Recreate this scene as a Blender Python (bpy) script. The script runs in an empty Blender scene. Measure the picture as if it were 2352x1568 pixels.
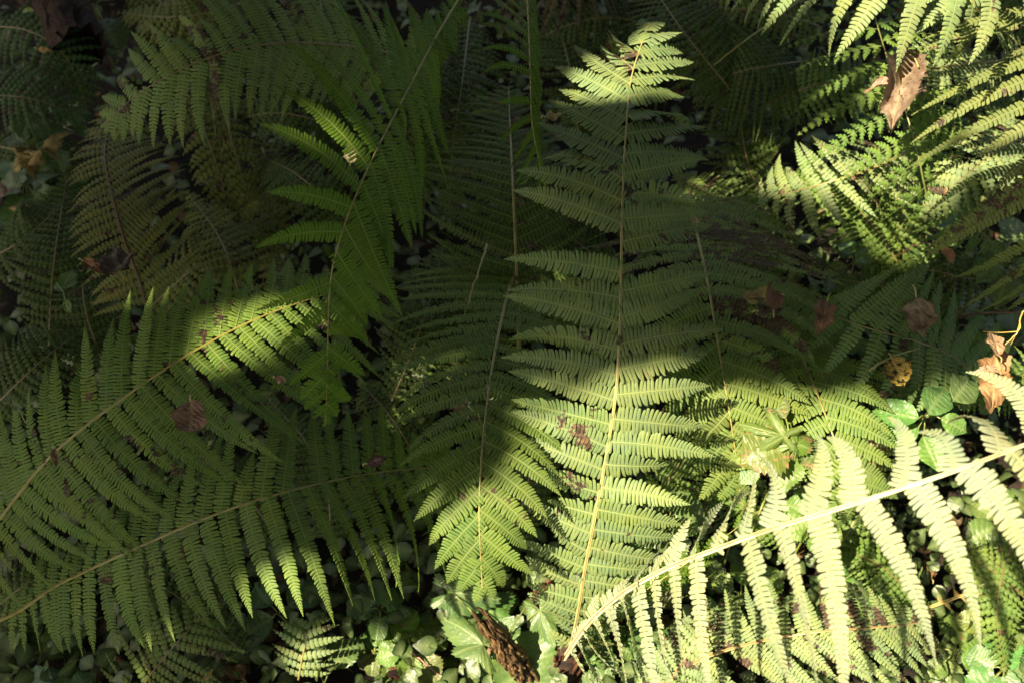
import bpy, math, random
import numpy as np

SC = bpy.context.scene
COL = SC.collection
PI = math.pi
rad = math.radians

# ------------------------------------------------------------------ camera
CAM_H, PITCH, LENS = 1.75, rad(56), 40.0
cam_d = bpy.data.cameras.new('camera'); cam = bpy.data.objects.new('camera', cam_d); COL.objects.link(cam)
cam.location = (0, 0, CAM_H); cam.rotation_euler = (PI/2 - PITCH, 0, 0)
cam_d.lens = LENS; cam_d.sensor_width = 36; cam_d.clip_start = .02; cam_d.clip_end = 400
cam_d.dof.use_dof = True; cam_d.dof.focus_distance = 1.42; cam_d.dof.aperture_fstop = 5.6
SC.camera = cam

# ------------------------------------------------------------------ light
SUN_AZ, SUN_EL = rad(212), rad(56)          # azimuth from +x towards +y
SUN = np.array([math.cos(SUN_EL)*math.cos(SUN_AZ), math.cos(SUN_EL)*math.sin(SUN_AZ), math.sin(SUN_EL)])
world = bpy.data.worlds.new('World'); SC.world = world; world.use_nodes = True
wn = world.node_tree; bg = wn.nodes['Background']
sky = wn.nodes.new('ShaderNodeTexSky'); sky.sky_type = 'NISHITA'; sky.sun_disc = False
sky.sun_elevation = SUN_EL; sky.sun_rotation = PI/2 - SUN_AZ; sky.dust_density = 4.0; sky.ozone_density = .3
wn.links.new(sky.outputs[0], bg.inputs[0]); bg.inputs[1].default_value = 0.074
sun_d = bpy.data.lights.new('sun', 'SUN'); sun_d.energy = 5.0; sun_d.angle = rad(.5); sun_d.color = (1, .93, .81)
sun = bpy.data.objects.new('sun', sun_d); COL.objects.link(sun)
sun.rotation_euler = (PI/2 - SUN_EL, 0, SUN_AZ + PI/2)
sun.location = (3, 4, 5)
SC.view_settings.view_transform = 'Standard'; SC.view_settings.look = 'None'
SC.view_settings.exposure = 2.08; SC.view_settings.gamma = 1; SC.view_settings.use_curve_mapping = False
SC.view_settings.use_white_balance = True; SC.view_settings.white_balance_temperature = 8200   # the photograph is balanced warm
SC.render.engine = 'CYCLES'
SC.cycles.max_bounces = 7; SC.cycles.diffuse_bounces = 4; SC.cycles.transmission_bounces = 4
SC.cycles.use_denoising = True

# ------------------------------------------------------------------ projection (image is measured as 2352 x 1568)
FW = np.array([0, math.cos(PITCH), -math.sin(PITCH)]); UP = np.array([0, math.sin(PITCH), math.cos(PITCH)])
RT = np.array([1., 0, 0]); CPOS = np.array([0, 0, CAM_H]); KX = 36/LENS/2352
def P(px, py, h):
    d = FW + RT*(px-1176)*KX - UP*(py-784)*KX
    return CPOS + d*(h-CAM_H)/d[2]
def scale_at(p): return float((p-CPOS) @ FW)*KX       # metres per pixel
def to_px(X):
    D = X - CPOS; z = D @ FW
    return (D @ RT)/z/KX + 1176, 784 - (D @ UP)/z/KX
def nrm(v): return v/np.linalg.norm(v)

# ------------------------------------------------------------------ materials
def nd(nt, t, **kw):
    n = nt.nodes.new(t)
    for k, v in kw.items(): setattr(n, k, v)
    return n
def mixc(nt, fac, a, b, blend='MIX'):
    m = nt.nodes.new('ShaderNodeMix'); m.data_type = 'RGBA'; m.blend_type = blend
    for s, v in ((0, fac), (6, a), (7, b)):
        if hasattr(v, 'links') or hasattr(v, 'is_linked'): nt.links.new(v, m.inputs[s])
        else: m.inputs[s].default_value = v if s == 0 else (*v, 1)
    return m.outputs[2]
def math_(nt, op, a, b=None, c=None, clamp=False):
    m = nt.nodes.new('ShaderNodeMath'); m.operation = op; m.use_clamp = clamp
    for i, v in enumerate((a, b, c)):
        if v is None: continue
        if hasattr(v, 'is_linked'): nt.links.new(v, m.inputs[i])
        else: m.inputs[i].default_value = v
    return m.outputs[0]
def ramp(nt, x, a, b): # smooth 0..1 between a and b (sockets or numbers)
    m = nt.nodes.new('ShaderNodeMapRange'); m.interpolation_type = 'SMOOTHSTEP'
    for i, v in ((0, x), (1, a), (2, b)):
        if hasattr(v, 'is_linked'): nt.links.new(v, m.inputs[i])
        else: m.inputs[i].default_value = v
    return m.outputs[0]
def new_mat(name):
    m = bpy.data.materials.new(name); m.use_nodes = True; nt = m.node_tree
    for n in list(nt.nodes):
        if n.type != 'OUTPUT_MATERIAL': nt.nodes.remove(n)
    out = [n for n in nt.nodes if n.type == 'OUTPUT_MATERIAL'][0]
    return m, nt, out
def coords(nt):
    tc = nd(nt, 'ShaderNodeTexCoord'); oi = nd(nt, 'ShaderNodeObjectInfo')
    off = nd(nt, 'ShaderNodeVectorMath', operation='SCALE'); off.inputs[0].default_value = (37, 91, 53)
    nt.links.new(oi.outputs['Random'], off.inputs['Scale'])
    ad = nd(nt, 'ShaderNodeVectorMath', operation='ADD')
    nt.links.new(tc.outputs['Object'], ad.inputs[0]); nt.links.new(off.outputs[0], ad.inputs[1])
    return ad.outputs[0], oi
def noise(nt, co, s, det=3, rough=.6):
    n = nd(nt, 'ShaderNodeTexNoise'); n.inputs['Scale'].default_value = s
    n.inputs['Detail'].default_value = det; n.inputs['Roughness'].default_value = rough
    nt.links.new(co, n.inputs['Vector']); return n.outputs[0]
def leaf_shader(nt, out, col, tcol, trans=.35, rough=.42, spec=.5, bump=None, bstr=.2, bdist=.002):
    p = nd(nt, 'ShaderNodeBsdfPrincipled'); p.inputs['Roughness'].default_value = rough
    p.inputs['Specular IOR Level'].default_value = spec
    nt.links.new(col, p.inputs['Base Color'])
    t = nd(nt, 'ShaderNodeBsdfTranslucent'); nt.links.new(tcol, t.inputs['Color'])
    mx = nd(nt, 'ShaderNodeMixShader'); mx.inputs[0].default_value = trans
    nt.links.new(p.outputs[0], mx.inputs[1]); nt.links.new(t.outputs[0], mx.inputs[2])
    nt.links.new(mx.outputs[0], out.inputs[0])
    if bump is not None:
        b = nd(nt, 'ShaderNodeBump'); b.inputs['Strength'].default_value = bstr; b.inputs['Distance'].default_value = bdist
        nt.links.new(bump, b.inputs['Height']); nt.links.new(b.outputs[0], p.inputs['Normal'])

def mat_fern():
    m, nt, out = new_mat('fern_leaf'); co, oi = coords(nt)
    n1 = noise(nt, co, 30, 2); n2 = noise(nt, co, 260, 2)
    at = nd(nt, 'ShaderNodeAttribute'); at.attribute_name = 'rib'; rib = at.outputs['Fac']
    base = mixc(nt, ramp(nt, n1, .35, .7), oi.outputs['Color'], (1.25, 1.12, .9), 'MULTIPLY')
    base = mixc(nt, math_(nt, 'MULTIPLY', ramp(nt, n2, .35, .65), .35), base, (.62, .74, .6), 'MULTIPLY')
    base = mixc(nt, math_(nt, 'MULTIPLY', rib, .55), base, (.24, .27, .11))
    # dead blotches: amount from the object's alpha
    bl = noise(nt, co, 34, 4, .72); sp = noise(nt, co, 210, 2, .6)
    thr = math_(nt, 'SUBTRACT', .74, math_(nt, 'MULTIPLY', oi.outputs['Alpha'], .21))
    f = ramp(nt, bl, thr, math_(nt, 'ADD', thr, .035))
    dead = mixc(nt, ramp(nt, sp, .46, .66), (.04, .02, .024), (.13, .065, .045))
    dead = mixc(nt, ramp(nt, n1, .58, .72), dead, (.2, .115, .07))
    col = mixc(nt, math_(nt, 'MULTIPLY', f, .9), base, dead)
    f2 = ramp(nt, sp, math_(nt, 'SUBTRACT', .78, math_(nt, 'MULTIPLY', oi.outputs['Alpha'], .08)), .84)
    col = mixc(nt, f2, col, (.22, .13, .07))
    tcol = mixc(nt, 1.0, col, (1.3, 1.5, .55), 'MULTIPLY')
    leaf_shader(nt, out, col, tcol, .32, .45, .13, noise(nt, co, 500, 2), .25, .0012)
    return m
def mat_rachis():
    m, nt, out = new_mat('fern_stalk'); co, oi = coords(nt)
    at = nd(nt, 'ShaderNodeAttribute'); at.attribute_name = 'groove'
    n = noise(nt, co, 45, 3)
    base = mixc(nt, ramp(nt, n, .4, .7), oi.outputs['Color'], (.7, .62, .5), 'MULTIPLY')
    col = mixc(nt, at.outputs['Fac'], base, (.12, .065, .025))
    p = nd(nt, 'ShaderNodeBsdfPrincipled'); p.inputs['Roughness'].default_value = .45
    nt.links.new(col, p.inputs['Base Color']); nt.links.new(p.outputs[0], out.inputs[0])
    return m
def mat_broad():
    m, nt, out = new_mat('broad_leaf'); co, oi = coords(nt)
    uv = nd(nt, 'ShaderNodeAttribute'); uv.attribute_name = 'vein'; ve = uv.outputs['Fac']
    n1 = noise(nt, co, 40, 3)
    base = mixc(nt, ramp(nt, n1, .3, .7), oi.outputs['Color'], (1.25, 1.15, .85), 'MULTIPLY')
    col = mixc(nt, math_(nt, 'MULTIPLY', ve, .45), base, (.22, .28, .12))
    bl = noise(nt, co, 60, 4, .7); sp = noise(nt, co, 260, 2)
    thr = math_(nt, 'SUBTRACT', .76, math_(nt, 'MULTIPLY', oi.outputs['Alpha'], .26))
    col = mixc(nt, ramp(nt, bl, thr, math_(nt, 'ADD', thr, .03)), col, (.2, .13, .06))
    col = mixc(nt, ramp(nt, sp, .68, .74), col, (.3, .3, .12))
    tcol = mixc(nt, 1.0, col, (1.4, 1.6, .4), 'MULTIPLY')
    bh = math_(nt, 'ADD', math_(nt, 'MULTIPLY', ve, -1.0), noise(nt, co, 150, 2))
    leaf_shader(nt, out, col, tcol, .3, .42, .45, bh, .5, .002)
    return m
def mat_dead():
    m, nt, out = new_mat('dead_leaf'); co, oi = coords(nt)
    uv = nd(nt, 'ShaderNodeAttribute'); uv.attribute_name = 'vein'; ve = uv.outputs['Fac']
    n1 = noise(nt, co, 45, 4, .7); n2 = noise(nt, co, 160, 3, .6)
    base = mixc(nt, ramp(nt, n1, .35, .65), oi.outputs['Color'], (.62, .5, .42), 'MULTIPLY')
    base = mixc(nt, math_(nt, 'MULTIPLY', ve, .22), base, (.42, .36, .18))
    thr = math_(nt, 'SUBTRACT', .74, math_(nt, 'MULTIPLY', oi.outputs['Alpha'], .22))
    col = mixc(nt, ramp(nt, n2, thr, math_(nt, 'ADD', thr, .03)), base, (.03, .018, .012))
    tcol = mixc(nt, 1.0, col, (1.2, .9, .5), 'MULTIPLY')
    bh = math_(nt, 'ADD', math_(nt, 'MULTIPLY', ve, 1.0), n2)
    leaf_shader(nt, out, col, tcol, .2, .6, .3, bh, .7, .003)
    return m
def mat_plain(name, c1, c2, sc=60, rough=.8, bump=.6, bd=.004, useobj=False):
    m, nt, out = new_mat(name); co, oi = coords(nt)
    if not useobj:
        tc = nd(nt, 'ShaderNodeTexCoord'); co = tc.outputs['Object']
    n = noise(nt, co, sc, 6, .7)
    col = mixc(nt, ramp(nt, n, .35, .68), c1, c2)
    if useobj: col = mixc(nt, 1.0, col, oi.outputs['Color'], 'MULTIPLY')
    p = nd(nt, 'ShaderNodeBsdfPrincipled'); p.inputs['Roughness'].default_value = rough
    p.inputs['Specular IOR Level'].default_value = .25
    b = nd(nt, 'ShaderNodeBump'); b.inputs['Strength'].default_value = bump; b.inputs['Distance'].default_value = bd
    nt.links.new(n, b.inputs['Height']); nt.links.new(b.outputs[0], p.inputs['Normal'])
    nt.links.new(col, p.inputs['Base Color']); nt.links.new(p.outputs[0], out.inputs[0])
    return m
M_FERN, M_RACH, M_BROAD, M_DEAD = mat_fern(), mat_rachis(), mat_broad(), mat_dead()
M_SOIL = mat_plain('dark_soil', (.006, .005, .0035), (.024, .016, .01), 26, .95, 1, .02)
M_BARK = mat_plain('bark', (.014, .008, .006), (.06, .032, .02), 40, .9, 1, .01)
M_STUB = mat_plain('old_stalk', (.35, .3, .25), (1, 1, 1), 120, .6, .8, .003, True)

# ------------------------------------------------------------------ mesh helpers
def mk_mesh(name, V, Q, mat, attrs=None, T=None):
    me = bpy.data.meshes.new(name)
    V = np.asarray(V, np.float32); Q = np.asarray(Q, np.int32).reshape(-1, 4)
    nq = len(Q); nt_ = 0 if T is None else len(T)
    me.vertices.add(len(V)); me.vertices.foreach_set('co', V.ravel())
    idx = Q.ravel() if not nt_ else np.concatenate([Q.ravel(), np.asarray(T, np.int32).ravel()])
    me.loops.add(len(idx)); me.loops.foreach_set('vertex_index', idx)
    st = np.arange(nq)*4
    if nt_: st = np.concatenate([st, nq*4 + np.arange(nt_)*3])
    me.polygons.add(nq+nt_); me.polygons.foreach_set('loop_start', st.astype(np.int32))
    me.polygons.foreach_set('use_smooth', np.ones(nq+nt_, bool))
    for k, a in (attrs or {}).items():
        at = me.attributes.new(k, 'FLOAT', 'POINT'); at.data.foreach_set('value', np.asarray(a, np.float32))
    me.update(calc_edges=True)
    me.materials.append(mat)
    return me
def link(name, me, parent=None, loc=(0, 0, 0), color=None):
    o = bpy.data.objects.new(name, me); COL.objects.link(o); o.location = loc
    if parent is not None: o.parent = parent
    if color is not None: o.color = color
    return o
def tag(o, label, cat, group=None, kind=None):
    if label: o['label'] = label
    if cat: o['category'] = cat
    if group: o['group'] = group
    if kind: o['kind'] = kind
    return o
def thing(name, label, cat, loc, group=None):
    o = bpy.data.objects.new(name, None); COL.objects.link(o); o.location = loc; o.empty_display_size = .05
    return tag(o, label, cat, group)
def spline(pts, n):
    pts = np.asarray(pts, float)
    A = np.vstack([2*pts[0]-pts[1], pts, 2*pts[-1]-pts[-2]])
    out = []
    seg = len(pts)-1
    for i in range(seg):
        p0, p1, p2, p3 = A[i:i+4]
        for t in np.linspace(0, 1, 24, endpoint=False):
            out.append(.5*((2*p1)+(-p0+p2)*t+(2*p0-5*p1+4*p2-p3)*t*t+(-p0+3*p1-3*p2+p3)*t**3))
    out.append(pts[-1]); out = np.array(out)
    d = np.concatenate([[0], np.cumsum(np.linalg.norm(np.diff(out, axis=0), axis=1))])
    s = np.linspace(0, d[-1], n)
    return np.stack([np.interp(s, d, out[:, k]) for k in range(out.shape[1])], 1), d[-1]
def tube_geo(pts, radii, k=6, notch=False, nref=None):
    pts = np.asarray(pts); n = len(pts); T = np.gradient(pts, axis=0); T /= np.linalg.norm(T, axis=1)[:, None] + 1e-12
    ref = np.array([0, 0, 1.]) if nref is None else nref
    th = np.linspace(0, 2*PI, k, endpoint=False) + PI/2
    V = []; G = []
    for i in range(n):
        S = np.cross(ref if np.ndim(ref) == 1 else ref[i], T[i])
        if np.linalg.norm(S) < 1e-3: S = np.cross(np.array([1., 0, 0]), T[i])
        S = nrm(S); N = np.cross(T[i], S)
        rr = np.full(k, radii[i])
        if notch: rr[0] *= .55
        V.append(pts[i] + (np.cos(th)*rr)[:, None]*S + (np.sin(th)*rr)[:, None]*N)
        G.append([1. if (notch and j == 0) else 0. for j in range(k)])
    V = np.concatenate(V); G = np.concatenate(G)
    a = np.arange(n-1)[:, None]*k; j = np.arange(k)[None]
    Q = np.stack([a+j, a+(j+1) % k, a+k+(j+1) % k, a+k+j], -1).reshape(-1, 4)
    return V, Q, G
def tube(name, pts, radii, mat, parent=None, color=None, k=6, notch=False, nref=None, loc=None):
    loc = np.zeros(3) if loc is None else loc
    V, Q, G = tube_geo(pts, radii, k, notch, nref)
    return link(name, mk_mesh(name, V-loc, Q, mat, {'groove': G}), parent, loc if parent is None else (0, 0, 0), color)
def key(k, s):
    if isinstance(k, (int, float)): return float(k)
    return float(np.interp(s, [a for a, _ in k], [b for _, b in k]))

# ------------------------------------------------------------------ fern pinna
U5, W5 = np.array([0, .28, .72, .93, 1.]), np.array([1.02, .84, .85, .72, .36])
U3, W3 = np.array([0, .6, 1.]), np.array([1.0, .9, .35])
def curve_map(X, Y, Z, L, bend, droop, twist):
    g = np.linspace(0, 1.15, 30)
    th = bend*g**1.4; ph = droop*g**1.3
    T = np.stack([np.cos(ph)*np.cos(th), np.cos(ph)*np.sin(th), -np.sin(ph)], 1)
    S0 = np.stack([-np.sin(th), np.cos(th), 0*th], 1); N0 = np.cross(T, S0)
    tw = twist*g; S = S0*np.cos(tw)[:, None] + N0*np.sin(tw)[:, None]; N = np.cross(T, S)
    C = np.concatenate([[[0, 0, 0]], np.cumsum((T[1:]+T[:-1])/2*(g[1]-g[0])*L, axis=0)])
    q = np.clip(X/L, 0, 1.15)
    f = lambda A: np.stack([np.interp(q, g, A[:, k]) for k in range(3)], 1)
    return f(C) + f(S)*Y[:, None] + f(N)*Z[:, None]
def pinna_geo(L, W, n, rng, lod=1, skew=.06, fold=.1, cup=.16, edge=.5, bend=0, droop=0, twist=0, pw=3.0, gap=1.0):
    U, Wp = (U5, W5) if lod else (U3, W3); K = len(U)
    i = np.arange(n); t = 1-(1-(i+.45)/n)**1.12
    dt = np.gradient(t) if n > 1 else np.array([1.])
    prof = (1-t**pw)*np.clip(.82+t*2.2, 0, 1)*(1-.1*t) + .03
    VX, VY, VZ, QQ = [], [], [], []
    base = 0
    for side in (1, -1):
        l = W*prof*(1+.07*rng.standard_normal(n)); l = np.maximum(l, W*.06)
        hw = dt*L*.5*gap
        sk = skew + t*t*.55 + .07*rng.standard_normal(n)
        zj = .06*rng.standard_normal(n)
        u = U[None, :, None]; v = np.array([-1., 0, 1.])[None, None, :]; wp = Wp[None, :, None]
        ll = l[:, None, None]; h = hw[:, None, None]; s = sk[:, None, None]
        x = (t*L)[:, None, None] + u*u*ll*np.sin(s)*1.1 + v*h*wp + 0*u
        y = side*(u*ll*np.cos(s)) + 0*v
        z = (fold+zj[:, None, None])*u*ll - cup*(u*ll)**2/W - np.abs(v)*edge*h*(.3+.7*u) + 0*v
        VX.append(x.ravel()); VY.append(y.ravel()); VZ.append(z.ravel())
        a = base + (np.arange(n)*K*3)[:, None, None] + (np.arange(K-1)*3)[None, :, None] + np.arange(2)[None, None, :]
        QQ.append(np.stack([a, a+1, a+4, a+3], -1).reshape(-1, 4)); base += n*K*3
    m = 9 if lod else 5
    g = np.linspace(0, .97, m); r = np.maximum(W*.055*(1-g*.75), .0002)
    for c, zz in ((-1, .1), (0, 1.1), (1, .1)):
        VX.append(g*L); VY.append(c*r); VZ.append(r*zz + W*.01)
    a = base + np.arange(m-1)
    QQ.append(np.stack([a, a+m, a+m+1, a+1], -1)); QQ.append(np.stack([a+m, a+2*m, a+2*m+1, a+m+1], -1))
    X = np.concatenate(VX); Y = np.concatenate(VY); Z = np.concatenate(VZ); Q = np.concatenate(QQ)
    rib = np.zeros(len(X)); rib[1:base:3] = .24; rib[base:] = 1
    return X, Y, Z, Q, rib, L, bend, droop, twist
def bi_geo(L, W, n, rng, bend=0, droop=0, twist=0):
    """a pinna divided once more: every pinnule is a small lobed leaflet"""
    VX, VY, VZ, QQ, RR = [], [], [], [], []; base = 0
    for i in range(n):
        t = 1-(1-(i+.5)/n)**1.15
        for side in (1, -1):
            l = W*((1-t**1.3)*min(1, .75+t)+.06); k = max(3, int(l/.0042))
            x, y, z, q, r, *_ = pinna_geo(l, L/n*.44*(1-t*.35), k, rng, 0, .3, .05, .3, .3, pw=3)
            a = rad(62)-t*.35+rng.normal()*.05
            ca, sa = math.cos(a), math.sin(a)
            X = t*L*.96 + x*ca - y*sa*1; Y = side*(x*sa + y*ca)
            VX.append(X); VY.append(Y); VZ.append(z - x*x/l*.25 + .06*x*rng.normal()*.5); QQ.append(q+base); RR.append(r*.4); base += len(x)
    g = np.linspace(0, .97, 8); r = W*.02*(1-g*.7)
    for c in (-1, 0, 1): VX.append(g*L); VY.append(c*r); VZ.append(r*(1-abs(c))+.0004); RR.append(np.ones(8))
    a = base+np.arange(7)
    QQ.append(np.stack([a, a+8, a+9, a+1], -1)); QQ.append(np.stack([a+8, a+16, a+17, a+9], -1))
    return np.concatenate(VX), np.concatenate(VY), np.concatenate(VZ), np.concatenate(QQ), np.concatenate(RR), L, bend, droop, twist

SEED = [0]
GREEN = dict(mid=(.07, .135, .032), dull=(.078, .125, .034), cool=(.05, .11, .034), bright=(.05, .115, .012), olive=(.085, .105, .022), pale=(.145, .205, .1), dark=(.03, .062, .013), blue=(.028, .07, .024))  # dark and pale put the shade and sun on fronds into their colour
def frond(label, pts, n, left, right, aL=75, aR=75, bL=0, bR=0, dr=25, tilt=0, tint='mid', wear=.3, lod=1, pin=7.5, wf=.5,
          rw=4.0, rcol=(.3, .25, .085), up=.55, jit=1., hang=0., pwarp=1., fold=.12, curl=0, bi=False, s0=.0, group='fern fronds', miss=.02, gap=1.0, tw=0, pw=3.0, swap=False, cat='fern frond', name='fern_frond'):
    SEED[0] += 1; rng = np.random.default_rng(SEED[0]*17+5)
    if swap: left, right, aL, aR, bL, bR = right, left, aR, aL, bR, bL
    wp = [P(*p) for p in pts]
    C, LEN = spline(wp, 80)
    T = np.gradient(C, axis=0); T /= np.linalg.norm(T, axis=1)[:, None]
    root = C[0].copy()
    th = thing(name, label, cat, root, group)
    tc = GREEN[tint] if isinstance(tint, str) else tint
    Ns = []
    for i in range(80):
        N = up*np.array([0, 0, 1.]) + (1-up)*nrm(CPOS-C[i]); N = nrm(N - (N@T[i])*T[i])
        if tilt:
            a = rad(key(tilt, i/79)); N = N*math.cos(a) + np.cross(T[i], N)*math.sin(a)
        Ns.append(N)
    Ns = np.array(Ns)
    m = scale_at(C[40])
    s = np.linspace(0, 1, 80)
    tube('rachis', C, rw*m*(1.05-.8*s), M_RACH, th, (rcol[0]*.92, rcol[1]*1.08, rcol[2], 1), 8, True, Ns, root)
    ss = ((np.arange(n)+.6)/n)**pwarp
    ds = np.gradient(ss)*LEN
    for side, prof, ang, bd in ((1, left, aL, bL), (-1, right, aR, bR)):
        if not prof: continue
        for i in range(n):
            sv = ss[i] + (.25/n if side < 0 else 0); sv = min(sv, .995)
            if sv < s0: continue
            fi = sv*79; i0 = int(fi); fr = fi-i0; i1 = min(i0+1, 79)
            c = C[i0]*(1-fr)+C[i1]*fr; t = nrm(T[i0]*(1-fr)+T[i1]*fr); N = nrm(Ns[i0]*(1-fr)+Ns[i1]*fr)
            S = np.cross(N, t)*side
            mm = scale_at(c); lp = key(prof, sv)
            if lp < 4 or rng.random() < miss: continue
            L = lp*mm*(1+.045*jit*rng.standard_normal())
            if rng.random() < .03*jit: L *= .6
            a = rad(key(ang, sv) + 2.4*jit*rng.standard_normal())
            X = nrm(math.cos(a)*t + math.sin(a)*S); Y0 = nrm(np.cross(N, X))
            Y = Y0 if Y0@t > 0 else -Y0
            ro = rad(5*jit*rng.standard_normal()); Z = N*math.cos(ro)+Y*math.sin(ro); Y = Y*math.cos(ro)-N*math.sin(ro)
            b = rad(key(bd, sv) + 6*jit*rng.standard_normal()); d = rad(key(dr, sv) + 7*jit*rng.standard_normal())
            W = min(ds[i]*wf, L*.3)*(1+.05*rng.standard_normal())
            dmg = 0
            if rng.random() < .075 and not bi: dmg = rng.uniform(.5, 1.6)*rng.choice((-1, 1)); d += rad(rng.uniform(20, 60)); b += rad(rng.normal()*18)
            if bi:
                g = bi_geo(L, min(L*.3, ds[i]*.62), max(5, int(L/mm/bi)), rng, b, d, 0)
            else:
                g = pinna_geo(L, W, max(5, int(L/mm/pin)), rng, lod, fold=fold, bend=b, droop=d, twist=rad(key(tw, sv)+14*jit*rng.standard_normal())+curl+dmg, gap=gap, pw=pw*rng.uniform(.85, 1.15))
            x, y, z, q, rib, Lx, b_, d_, t_ = g
            V = curve_map(x, y, z, Lx, b_, d_, t_)
            wv = V[:, :1]*X + V[:, 1:2]*Y + V[:, 2:]*Z
            if hang: wv[:, 2] -= key(hang, sv)*L*np.clip(x/L, 0, 1.1)**2
            wl = max(0, key(wear, sv) + .22*rng.standard_normal() + (.45 if dmg else 0))
            j = (1+.07*rng.standard_normal())*(.93+.16*sv)*(1+.035*rng.standard_normal(3)*np.array([1, .4, 1]))
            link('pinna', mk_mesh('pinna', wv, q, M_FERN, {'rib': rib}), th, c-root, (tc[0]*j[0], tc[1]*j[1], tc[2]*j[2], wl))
    return th

# ------------------------------------------------------------------ broad leaves
def leaf_geo(L, W, kind, rng, crum=0, fold=.25, droop=.5, wave=.08, teeth=0, nv=7, curl=0., roll=0.):
    """leaf along +x; returns V, Q, vein"""
    if kind in ('ovate', 'lance', 'round', 'heart'):
        nu, nvv = 25, 9
        u = np.linspace(0, 1, nu); v = np.linspace(-1, 1, nvv)
        if kind == 'ovate': w = np.sin(PI*u**.78)**.9*(1-.25*u)
        elif kind == 'lance': w = np.sin(PI*u**.7)**1.1*(1-.2*u)
        elif kind == 'heart': w = np.sqrt(np.clip(1-((u-.42)/.6)**2, 0, 1))*np.where(u < .1, .75+u*2.5, 1)*(1-.15*u)
        else: w = np.sqrt(np.clip(1-((u-.5)/.5)**2, 0, 1))
        w = np.maximum(w, .02)
        tt = 1 + teeth*(np.where(np.arange(nu) % 2, 1, -1))
        Uu, Vv = np.meshgrid(u, v, indexing='ij')
        ww = (w*tt)[:, None]*(1+.06*np.sin(Uu*9+rng.random()*6)*np.sign(Vv))
        X = Uu*L + np.abs(Vv)*ww*W*.18*(teeth > 0); Y = Vv*ww*W
        d = np.abs(Vv)
        Z = fold*np.abs(Y) + wave*W*np.sin(Uu*11+Vv*2+rng.random()*6)*d + .03*W*np.cos((Uu-.45*d)*2*PI*nv)*d
        if kind == 'heart': X = X - (d**2)*W*.35*np.exp(-Uu*9)
        f = (Uu-.35*d)*nv; f = np.abs(f-np.round(f))
        vein = np.maximum(np.exp(-(d*12)**2), np.exp(-(f*5.)**2)*(d < .95)*.7)
        a = (np.arange(nu-1)*nvv)[:, None]+np.arange(nvv-1)[None]
        Q = np.stack([a, a+1, a+nvv+1, a+nvv], -1).reshape(-1, 4)
    else:   # palmately lobed, polar about the stalk joint
        nt_, nr = 73, 6
        th = np.linspace(-rad(152), rad(152), nt_)
        lobes = {'lobed': ((0, 1, .38), (62, .82, .36), (-62, .82, .36), (122, .55, .34), (-122, .55, .34)),
                 'trifid': ((0, 1, .8), (66, .84, .6), (-66, .84, .6), (128, .66, .5), (-128, .66, .5))}[kind]
        r = np.full(nt_, .3 if kind == 'lobed' else .52)
        for c, A, wd in lobes: r = np.maximum(r, A*np.maximum(0, 1-(np.abs(th-rad(c))/wd/1.35)**1.25*.62))
        r = r*(1+(teeth or .05)*np.where(np.arange(nt_) % 2, 1, -1))
        q = np.linspace(0.02, 1, nr)
        TH, R = np.meshgrid(th, q, indexing='ij'); rr = R*r[:, None]
        X = rr*np.cos(TH)*L*.8; Y = rr*np.sin(TH)*W*.95
        vein = np.zeros_like(X)
        for c, A, wd in lobes: vein = np.maximum(vein, np.exp(-(np.sin(np.clip(TH-rad(c), -1, 1))*rr*26)**2))
        fr = np.abs(((np.abs(TH)/.28)+R*3) % 1-.5); vein = np.maximum(vein, (fr > .42)*.45*(R < .95))
        Z = wave*L*np.sin(TH*3+rng.random()*6)*R - .12*L*R**2 + fold*.2*np.abs(Y)
        a = (np.arange(nt_-1)*nr)[:, None]+np.arange(nr-1)[None]
        Q = np.stack([a, a+1, a+nr+1, a+nr], -1).reshape(-1, 4)
    X, Y, Z, vein = X.ravel(), Y.ravel(), Z.ravel(), vein.ravel()
    if roll:   # roll the blade about its long axis
        k = roll/W; ang = Y*k; Y2 = np.sin(ang)/k; Z = Z + (1-np.cos(ang))/k; Y = Y2
    if crum:
        for k in range(7):
            f = rng.uniform(.6, 3.2)*2*PI; a = rng.uniform(0, 2*PI); p_ = rng.uniform(0, 6)
            s_ = np.sin(f*(X/L*math.cos(a)+Y/L*math.sin(a))+p_); Z = Z + crum*L*.16/(1+f/5)*s_
            Y = Y*(1+crum*.12*np.sin(X/L*(5+k*3.1)+p_+(Y > 0)*2.3)); X = X + crum*L*.02*np.sin(Y/L*f*2+p_)
    V = curve_map(X, Y, Z, L, 0, droop, curl)
    neg = X < 0
    V[neg, 0] = X[neg]
    return V, Q, vein
def place_leaf(name, b, t, kind, wr, parent, color, mat, rng, up=.55, twist=0, off=None, **kw):
    """leaf from world point b to t"""
    X = t-b; L = np.linalg.norm(X); X = X/L
    N = up*np.array([0, 0, 1.])+(1-up)*nrm(CPOS-b)+rng.normal(size=3)*.12; N = nrm(N-(N@X)*X); Y = np.cross(N, X)
    if twist: N, Y = N*math.cos(twist)+Y*math.sin(twist), Y*math.cos(twist)-N*math.sin(twist)
    V, Q, ve = leaf_geo(L, L*wr, kind, rng, **kw)
    wv = V[:, :1]*X+V[:, 1:2]*Y+V[:, 2:]*N
    o = link(name, mk_mesh(name, wv, Q, mat, {'vein': ve}), parent, b-(off if off is not None else 0), color)
    return o
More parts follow.
